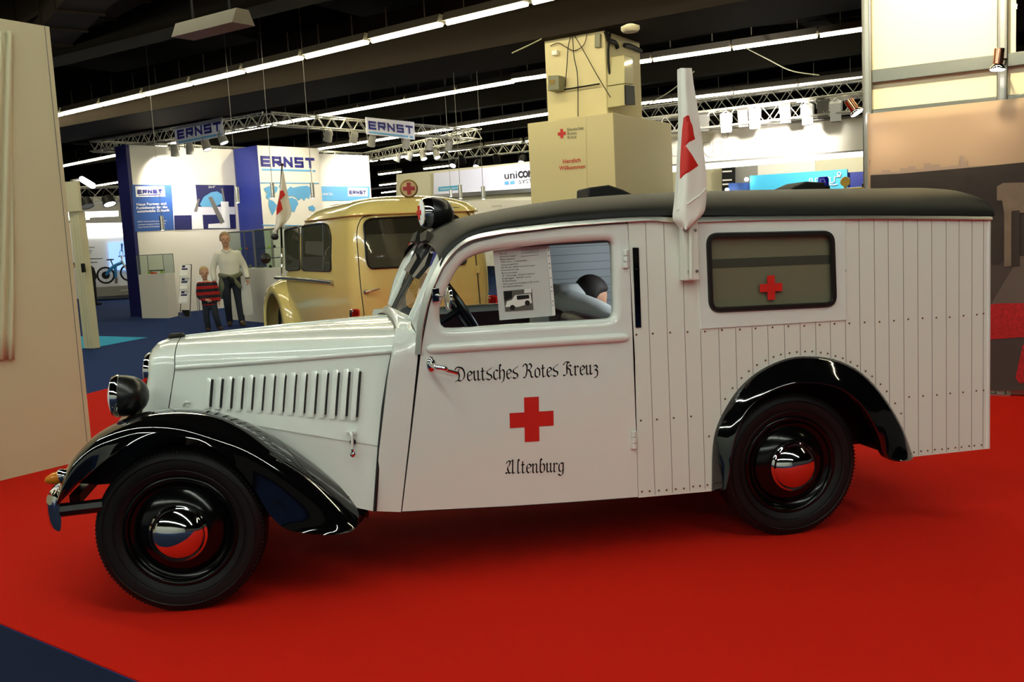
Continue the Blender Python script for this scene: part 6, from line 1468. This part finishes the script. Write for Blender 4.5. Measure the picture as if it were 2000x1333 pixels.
# ================================================================== people
def remesh(mb, name, m, parent, vox=.012, it=3):
    """fuse overlapping solids into one continuous skin"""
    o = mb.build(name, m, parent, local=True, smooth=0)
    r = o.modifiers.new('r', 'REMESH'); r.mode = 'VOXEL'; r.voxel_size = vox
    s = o.modifiers.new('s', 'SMOOTH'); s.iterations = it; s.factor = .5
    bpy.context.view_layer.update()
    me = bpy.data.meshes.new_from_object(o.evaluated_get(bpy.context.evaluated_depsgraph_get()))
    me.shade_smooth(); o.modifiers.clear(); old = o.data; o.data = me; bpy.data.meshes.remove(old)
    return o
def limb(mb, pts, rad, n=14):
    P = cr([V(*p) for p in pts], 4); R = cr([V(r) for r in rad], 4); mb.tube(P, [float(r[0]) for r in R], n)
    for p, r in zip(pts, rad): mb.ball(p, r, 12)
    return mb
def torso(mb, sec, n=20):
    """sections: centre, half width, half depth, direction across"""
    rings = []
    for c, a, b, ac in sec:
        ac = unit(ac); fw = unit(np.cross(V(0, 0, 1), ac)); rings.append([V(*c)+ac*a*math.cos(t)+fw*b*math.sin(t) for t in np.linspace(0, 2*math.pi, n, endpoint=False)])
    return mb.loft(rings, True, True)
def hand(mb, w_, d, side, s=1.):
    """palm, four unequal curled fingers and a thumb off the side of the palm"""
    d = unit(d); pn = unit(np.cross(d, side)); side = unit(side); w_ = V(*w_)
    mb.ball(w_+d*.045*s, V(.03, .03, .045)*s, 12)
    for i, L in enumerate((.068, .078, .072, .056)):
        b = w_+d*.075*s+side*(i-1.5)*.021*s; m1 = b+d*L*.5*s; e = m1+(d*.4*L+pn*.35*L)*s; mb.tube([b-d*.03*s, b, m1, e], [.010*s, .0095*s, .009*s, .0075*s], 7)
    b = w_+d*.03*s-side*.03*s; mb.tube([w_+d*.02*s, b, b+(d*.6-side*.5)*.035*s, b+(d*.9-side*.45+pn*.2)*.06*s], [.014*s, .012*s, .011*s, .009*s], 7)
def head(mb, c, s, f, tilt=V(0, 0, 1)):
    """skull, jaw, nose, ears; c centre, s head height, f facing direction"""
    f = unit(f); u_ = unit(tilt); x = unit(np.cross(f, u_)); c = V(*c)
    def el(o_, rx, ry, rz):
        rings = []
        for k_ in range(1, 10):
            ph = math.pi*k_/10; rings.append([c+o_+x*rx*math.sin(ph)*math.cos(t)+f*ry*math.sin(ph)*math.sin(t)+u_*rz*math.cos(ph) for t in np.linspace(0, 2*math.pi, 16, endpoint=False)])
        mb.loft(rings, True, True)
    el(u_*.1*s-f*.04*s, .33*s, .40*s, .40*s); el(-u_*.2*s+f*.07*s, .25*s, .28*s, .30*s); el(-u_*.4*s+f*.2*s, .12*s, .1*s, .1*s)
    mb.tube([c+u_*.08*s+f*.34*s, c-u_*.05*s+f*.42*s, c-u_*.1*s+f*.41*s], [.04*s, .06*s, .065*s], 8)
    for k_ in (-1, 1): el(x*k_*.34*s-u_*.03*s-f*.05*s, .035*s, .07*s, .11*s)
    return c, x, f, u_
def face(par, c, x, f, u_, s):
    for k_ in (-1, 1):
        mb = MB(); mb.ball(c+x*k_*.14*s+u_*.06*s+f*.335*s, .035*s, 8); mb.build('eye', M['ink'], par, local=True)
    mb = MB(); mb.tube([c-x*.1*s-u_*.22*s+f*.335*s, c-u_*.215*s+f*.36*s, c+x*.1*s-u_*.22*s+f*.335*s], .018*s, 6); mb.build('mouth', M['maroon'], par, local=True)
def hair(par, c, x, f, u_, s, m1, drop=.1):
    mb = MB(); rings = []
    for k_ in range(0, 9):
        ph = math.pi*.62*k_/8+.02; r = []
        for t in np.linspace(0, 2*math.pi, 24, endpoint=False):
            fr = math.sin(t); q = min(ph, 1.0) if fr > .35 else ph
            r.append(c+u_*.13*s-f*.05*s+x*.37*s*math.sin(q)*math.cos(t)+f*.44*s*math.sin(q)*fr+u_*.43*s*math.cos(q))
        rings.append(r)
    mb.loft(rings, True, True); return remesh(mb, 'hair', m1, par, .012*s/.24, 2)

# ---- man in white shirt
mp = xy(onZ(460, 638)); fdir = unit(CAM-mp); rz = math.atan2(fdir[1], fdir[0])+math.pi/2      # local -Y looks at the viewer
man = thing('person', 'man in white shirt and dark jeans walking, jacket round his waist, holding a white bag', 'person', mp, rz)
body = MB()
c, x, f, u_ = head(body, (-.06, -.04, 1.66), .272, V(.12, -1, -.08))
body.tube([(-.05, 0, 1.43), (-.055, -.01, 1.56)], [.062, .058], 14)
torso(body, [((-.02, 0, .9), .165, .11, V(1, 0, 0)), ((-.02, 0, 1.05), .15, .105, V(1, 0, 0)), ((-.03, 0, 1.25), .18, .12, V(1, 0, 0)), ((-.04, 0, 1.4), .17, .1, V(1, 0, 0)), ((-.045, 0, 1.47), .09, .07, V(1, 0, 0))])
SHL, SHR = (-.22, .01, 1.39), (.14, .01, 1.39)
ELL, ELR = (-.32, .03, 1.13), (.255, .03, 1.13); WRL, WRR = (-.315, -.05, .885), (.29, -.05, .885)
for a, b, w_ in ((SHL, ELL, WRL), (SHR, ELR, WRR)): limb(body, [a, b, w_], [.055, .043, .03])
hand(body, WRL, V(.03, -.05, -1), V(0, -1, 0)); hand(body, WRR, V(.0, -.1, -1), V(0, -1, 0))
HPL, HPR = (-.11, 0, .92), (.07, 0, .92); KNL, KNR = (-.11, -.06, .5), (.1, -.03, .5); ANL, ANR = (-.1, .12, .1), (.125, -.05, .09)
for h_, k_, a in ((HPL, KNL, ANL), (HPR, KNR, ANR)): limb(body, [h_, k_, a], [.085, .056, .042])
limb(body, [ANL, (-.1, .04, .05)], [.04, .035]); limb(body, [ANR, (.15, -.18, .045)], [.04, .035])
bo = remesh(body, 'body', M['skin'], man, .011)
face(bo, c, x, f, u_, .272); hair(bo, c, x, f, u_, .272, M['hair_grey'])
sh_ = MB(); torso(sh_, [((-.02, 0, .93), .175, .125, V(1, 0, 0)), ((-.02, 0, 1.05), .18, .13, V(1, 0, 0)), ((-.03, 0, 1.25), .2, .138, V(1, 0, 0)), ((-.04, 0, 1.4), .195, .115, V(1, 0, 0)), ((-.045, 0, 1.455), .12, .085, V(1, 0, 0))])
for a, b, w_ in ((SHL, ELL, WRL), (SHR, ELR, WRR)):
    e = V(*b)+(V(*w_)-V(*b))*.86; limb(sh_, [a, b, e], [.068, .06, .047]); sh_.ball(e, .053, 10)
so = remesh(sh_, 'shirt', M['shirt'], bo, .012)
mb = MB(); mb.tube([(-.12, -.06, 1.47), (-.07, -.115, 1.44), (-.045, -.125, 1.41), (-.02, -.115, 1.44), (.03, -.06, 1.475)], .017, 6); mb.build('collar', M['shirt'], bo, local=True)
tr_ = MB(); torso(tr_, [((-.02, 0, .82), .175, .12, V(1, 0, 0)), ((-.02, 0, .97), .178, .125, V(1, 0, 0))])
for h_, k_, a in ((HPL, KNL, ANL), (HPR, KNR, ANR)): limb(tr_, [h_, k_, V(*a)+V(0, 0, .0)], [.1, .075, .062])
remesh(tr_, 'jeans', M['jeans'], bo, .012)
for a, t in ((ANL, (-.1, .03, .045)), (ANR, (.165, -.2, .04))):
    mb = MB(); limb(mb, [V(*a)+V(0, .03, -.045), V(*a)*.4+V(*t)*.6-V(0, 0, .005), t], [.048, .046, .04]); mb.v = [(v[0], v[1], max(v[2], .006)) for v in mb.v]; remesh(mb, 'shoe', M['shoe'], bo, .01)
jk = MB(); jk.tube(cr([(-.2, .02, 1.0), (-.1, -.13, .97), (.0, -.16, .95), (.1, -.13, .97), (.17, .02, 1.0), (0, .15, 1.0)], 5, True), .045, 8)
for p in ((-.16, -.06, .78), (-.2, .04, .72)): limb(jk, [(-.17, .0, .98), p, V(*p)+V(0, .02, -.14)], [.05, .06, .05])
jk.ball((.0, -.16, .94), .06, 10); limb(jk, [(.02, -.17, .92), (.1, -.16, .82), (.14, -.14, .75)], [.04, .045, .04])
remesh(jk, 'tied_jacket', M['olive'], bo, .014)
dk = MB(); limb(dk, [(-.06, -.17, .95), (.0, -.19, .9), (.02, -.18, .84)], [.035, .05, .04]); remesh(dk, 'dark_knot', M['black_cloth'], bo, .014)
mb = MB(); mb.tube([V(*WRR)+V(.04*math.cos(a), .04*math.sin(a), .03) for a in np.linspace(0, 2*math.pi, 17)], .01, 6, caps=False); mb.build('wristwatch', M['dark'], bo, local=True)
def local_to_world(r, p):
    a = r.rotation_euler[2]; return V(r.location[0]+p[0]*math.cos(a)-p[1]*math.sin(a), r.location[1]+p[0]*math.sin(a)+p[1]*math.cos(a), r.location[2]+p[2])
bg = thing('carrier_bag', 'flat white carrier bag hanging from the right-hand side hand of the man', 'bag', local_to_world(man, (.25, -.07, .22)), rz)
mb = MB(); mb.loft([[(x_, y_*(1-.3*abs(x_)/.1), z) for x_, y_ in ((-.1*k_, -.02), (.0, -.035), (.1*k_, -.02), (.1*k_, .02), (0, .035), (-.1*k_, .02))] for z, k_ in ((0, .95), (.25, 1), (.5, .9), (.56, .75))], True, True); mb.build('bag', mat('bag_white', (205, 205, 200), .5, noise=.12, nscale=12), bg, local=True, smooth=30)
mb = MB(); mb.tube(cr([(-.05, 0, .55), (0.01, .0, .6), (.06, 0, .55)], 5), .008, 6); mb.build('handle', M['paper'], bg, local=True)

# ---- boy in striped jumper
bpos = xy(onZ(414, 647)); fdir = unit(CAM-bpos); rz = math.atan2(fdir[1], fdir[0])+math.pi/2
boy = thing('person', 'small blond boy in red and black striped jumper beside the man', 'person', bpos, rz)
def stripes():
    m = mat('striped_jumper', (170, 24, 24), .9); nt = m.node_tree; b = nt.nodes['Principled BSDF']; tc = nt.nodes.new('ShaderNodeTexCoord'); sp = nt.nodes.new('ShaderNodeSeparateXYZ')
    w_ = nt.nodes.new('ShaderNodeMath'); w_.operation = 'MULTIPLY'; w_.inputs[1].default_value = 9.; fr = nt.nodes.new('ShaderNodeMath'); fr.operation = 'FRACT'; gt = nt.nodes.new('ShaderNodeMath'); gt.operation = 'GREATER_THAN'; gt.inputs[1].default_value = .5
    mx = nt.nodes.new('ShaderNodeMixRGB'); mx.inputs[1].default_value = lin((170, 24, 24))+(1,); mx.inputs[2].default_value = lin((22, 24, 32))+(1,)
    nt.links.new(tc.outputs['Object'], sp.inputs[0]); nt.links.new(sp.outputs[2], w_.inputs[0]); nt.links.new(w_.outputs[0], fr.inputs[0]); nt.links.new(fr.outputs[0], gt.inputs[0]); nt.links.new(gt.outputs[0], mx.inputs[0]); nt.links.new(mx.outputs[0], b.inputs['Base Color']); return m
body = MB(); c, x, f, u_ = head(body, (-.05, -.03, 1.065), .228, V(.15, -1, -.1))
body.tube([(-.04, 0, .88), (-.045, 0, .97)], [.045, .042], 12)
torso(body, [((0, 0, .5), .115, .085, V(1, 0, 0)), ((-.01, 0, .68), .115, .085, V(1, 0, 0)), ((-.02, 0, .86), .12, .075, V(1, 0, 0)), ((-.03, 0, .92), .06, .05, V(1, 0, 0))])
A1, A2 = [(-.145, 0, .86), (-.17, -.01, .66), (-.06, -.13, .58)], [(.11, 0, .86), (.15, 0, .68), (.16, -.06, .54)]
for a in (A1, A2): limb(body, a, [.04, .033, .024])
hand(body, A1[2], V(1, -.2, -.2), V(0, -.2, 1), .75); hand(body, A2[2], V(.1, -.1, -1), V(0, -1, 0), .75)
B1, B2 = [(-.06, 0, .52), (-.075, -.03, .28), (-.06, .02, .06)], [(.06, 0, .52), (.09, -.08, .28), (.13, .0, .07)]
for b_ in (B1, B2): limb(body, b_, [.06, .045, .033])
bo = remesh(body, 'body', M['skin'], boy, .009); face(bo, c, x, f, u_, .228); hair(bo, c, x, f, u_, .228, M['hair_blond'])
j = MB(); torso(j, [((0, 0, .48), .135, .105, V(1, 0, 0)), ((-.01, 0, .68), .135, .105, V(1, 0, 0)), ((-.02, 0, .85), .135, .09, V(1, 0, 0)), ((-.03, 0, .905), .075, .06, V(1, 0, 0))])
for a in (A1, A2): limb(j, [a[0], a[1], V(*a[1])+(V(*a[2])-V(*a[1]))*.85], [.056, .048, .04])
remesh(j, 'striped_jumper', stripes(), bo, .01)
j = MB(); torso(j, [((0, 0, .42), .12, .09, V(1, 0, 0)), ((0, 0, .5), .125, .095, V(1, 0, 0))])
for b_ in (B1, B2): limb(j, b_, [.072, .058, .05])
remesh(j, 'jeans', M['jeans'], bo, .01)
for a, t in ((B1[2], (-.07, -.1, .035)), (B2[2], (.17, -.12, .04))):
    mb = MB(); limb(mb, [V(*a)+V(0, .01, -.02), (V(*a)+V(*t))/2-V(0, 0, .01), t], [.038, .037, .032]); mb.v = [(v[0], v[1], max(v[2], .005)) for v in mb.v]; remesh(mb, 'shoe', M['shoe'], bo, .008)

# ---- dark figure bending at far left
pp3 = xy(onZ(186, 597)); fdir = unit(CAM-pp3); rz = math.atan2(fdir[1], fdir[0])+math.pi/2
p3 = thing('person', 'person in black bending forward beside the door post at far left', 'person', pp3, rz)
body = MB(); c, x, f, u_ = head(body, (-.55, -.2, 1.26), .23, V(-1, -.2, -.5), V(-.45, 0, .9))
body.tube([(-.36, -.05, 1.3), (-.5, -.16, 1.25)], [.06, .055], 12)
limb(body, [(-.02, 0, .88), (-.1, 0, 1.1), (-.28, -.02, 1.32)], [.14, .15, .13])
limb(body, [(-.22, -.16, 1.3), (.02, -.2, 1.12), (-.12, -.26, .92)], [.06, .05, .035]); hand(body, (-.12, -.26, .92), V(-.5, 0, -.9), V(0, -1, 0))
limb(body, [(-.02, -.08, .86), (.0, -.1, .48), (.02, -.06, .08)], [.095, .065, .045]); limb(body, [(-.02, .1, .86), (-.1, .12, .48), (-.12, .14, .08)], [.095, .065, .045])
bo = remesh(body, 'body', M['skin'], p3, .014); hair(bo, c, x, f, u_, .23, M['hair_dark'])
j = MB(); limb(j, [(-.02, 0, .9), (-.1, 0, 1.1), (-.28, -.02, 1.31)], [.155, .17, .15]); limb(j, [(-.22, -.16, 1.3), (.02, -.2, 1.12), (-.06, -.23, 1.02)], [.08, .07, .06]); remesh(j, 'black_top', M['black_cloth'], bo, .015)
j = MB(); limb(j, [(-.02, -.08, .88), (.0, -.1, .48), (.02, -.06, .08)], [.11, .08, .06]); limb(j, [(-.02, .1, .88), (-.1, .12, .48), (-.12, .14, .08)], [.11, .08, .06]); remesh(j, 'black_trousers', M['black_cloth'], bo, .015)
for a in ((.02, -.06, .05), (-.12, .14, .05)):
    mb = MB(); limb(mb, [V(*a)+V(-.04, 0, 0), V(*a)+V(.14, -.03, -.005)], [.045, .04]); mb.v = [(v[0], v[1], max(v[2], .006)) for v in mb.v]; remesh(mb, 'shoe', M['dark'], bo, .012)

# ---- person bending inside the ambulance
def ip(px, py, y): return onY(px, py, y)
Q = ip(1100, 640, 1.0)*V(1, 1, 0)+V(0, 0, .385)
p4 = thing('person', 'person in pale grey shirt bending inside the white ambulance, seen through its door window', 'person', Q)
def lo(p): return V(*p)-Q
hd = lo(ip(1155, 585, 1.0)); s1_, s2_ = lo(ip(1108, 592, .86)), lo(ip(1108, 588, 1.16)); el_ = lo(ip(1158, 606, .8)); wr_ = lo(ip(1202, 622, .78)); pv = lo(ip(1088, 660, 1.0))
body = MB(); c, x, f, u_ = head(body, hd, .22, V(.8, -.25, -.45), V(.35, 0, .8))
limb(body, [hd*.5+(s1_+s2_)*.25+V(-.02, 0, -.02), hd-V(.04, 0, .03)], [.06, .055])
limb(body, [pv, (pv*.5+(s1_+s2_)*.25), (s1_+s2_)*.5-V(0.01, 0, .03)], [.13, .13, .11])
limb(body, [s1_, el_, wr_], [.055, .043, .03]); limb(body, [s2_, s2_+V(.1, .02, -.16), s2_+V(.24, .0, -.2)], [.055, .043, .03]); hand(body, wr_, V(1, 0, -.4), V(0, -1, 0)); hand(body, s2_+V(.24, .0, -.2), V(1, 0, -.3), V(0, -1, 0))
kn = V(pv[0]+.12, -.1, .08); limb(body, [pv+V(0, -.1, -.05), kn, V(pv[0]-.25, -.1, .06)], [.09, .06, .045]); limb(body, [pv+V(0, .1, -.05), kn+V(0, .2, 0), V(pv[0]-.25, .1, .06)], [.09, .06, .045])
bo = remesh(body, 'body', M['skin'], p4, .011); hair(bo, c, x, f, u_, .225, M['hair_dark'])
M['grey_shirt'] = mat('grey_shirt', (190, 194, 192), .8)
j = MB(); limb(j, [pv+V(0, 0, .02), (pv*.5+(s1_+s2_)*.25)+V(-.01, 0, .02), (s1_+s2_)*.5-V(.01, 0, .02)], [.15, .155, .135]); limb(j, [s1_, el_, el_+(wr_-el_)*.8], [.072, .062, .05]); limb(j, [s2_, s2_+V(.1, .02, -.16), s2_+V(.2, .0, -.19)], [.072, .062, .05]); remesh(j, 'grey_shirt', M['grey_shirt'], bo, .012)
j = MB(); limb(j, [pv+V(0, -.1, -.05), kn, V(pv[0]-.25, -.1, .065)], [.11, .075, .06]); limb(j, [pv+V(0, .1, -.05), kn+V(0, .2, 0), V(pv[0]-.25, .1, .065)], [.11, .075, .06]); remesh(j, 'jeans', M['jeans'], bo, .013)

# ================================================================== unseen wall behind the viewer, added to bounce light onto the ambulance
mb = MB(); mb.box(q3(0, -9.5, 1.6), (26, .1, 3.2), ax=(U, N_, V(0, 0, 1))); struct(mb.build('wall_bounce', mat('bounce_wall_grey', (176, 178, 170), .7), smooth=0))
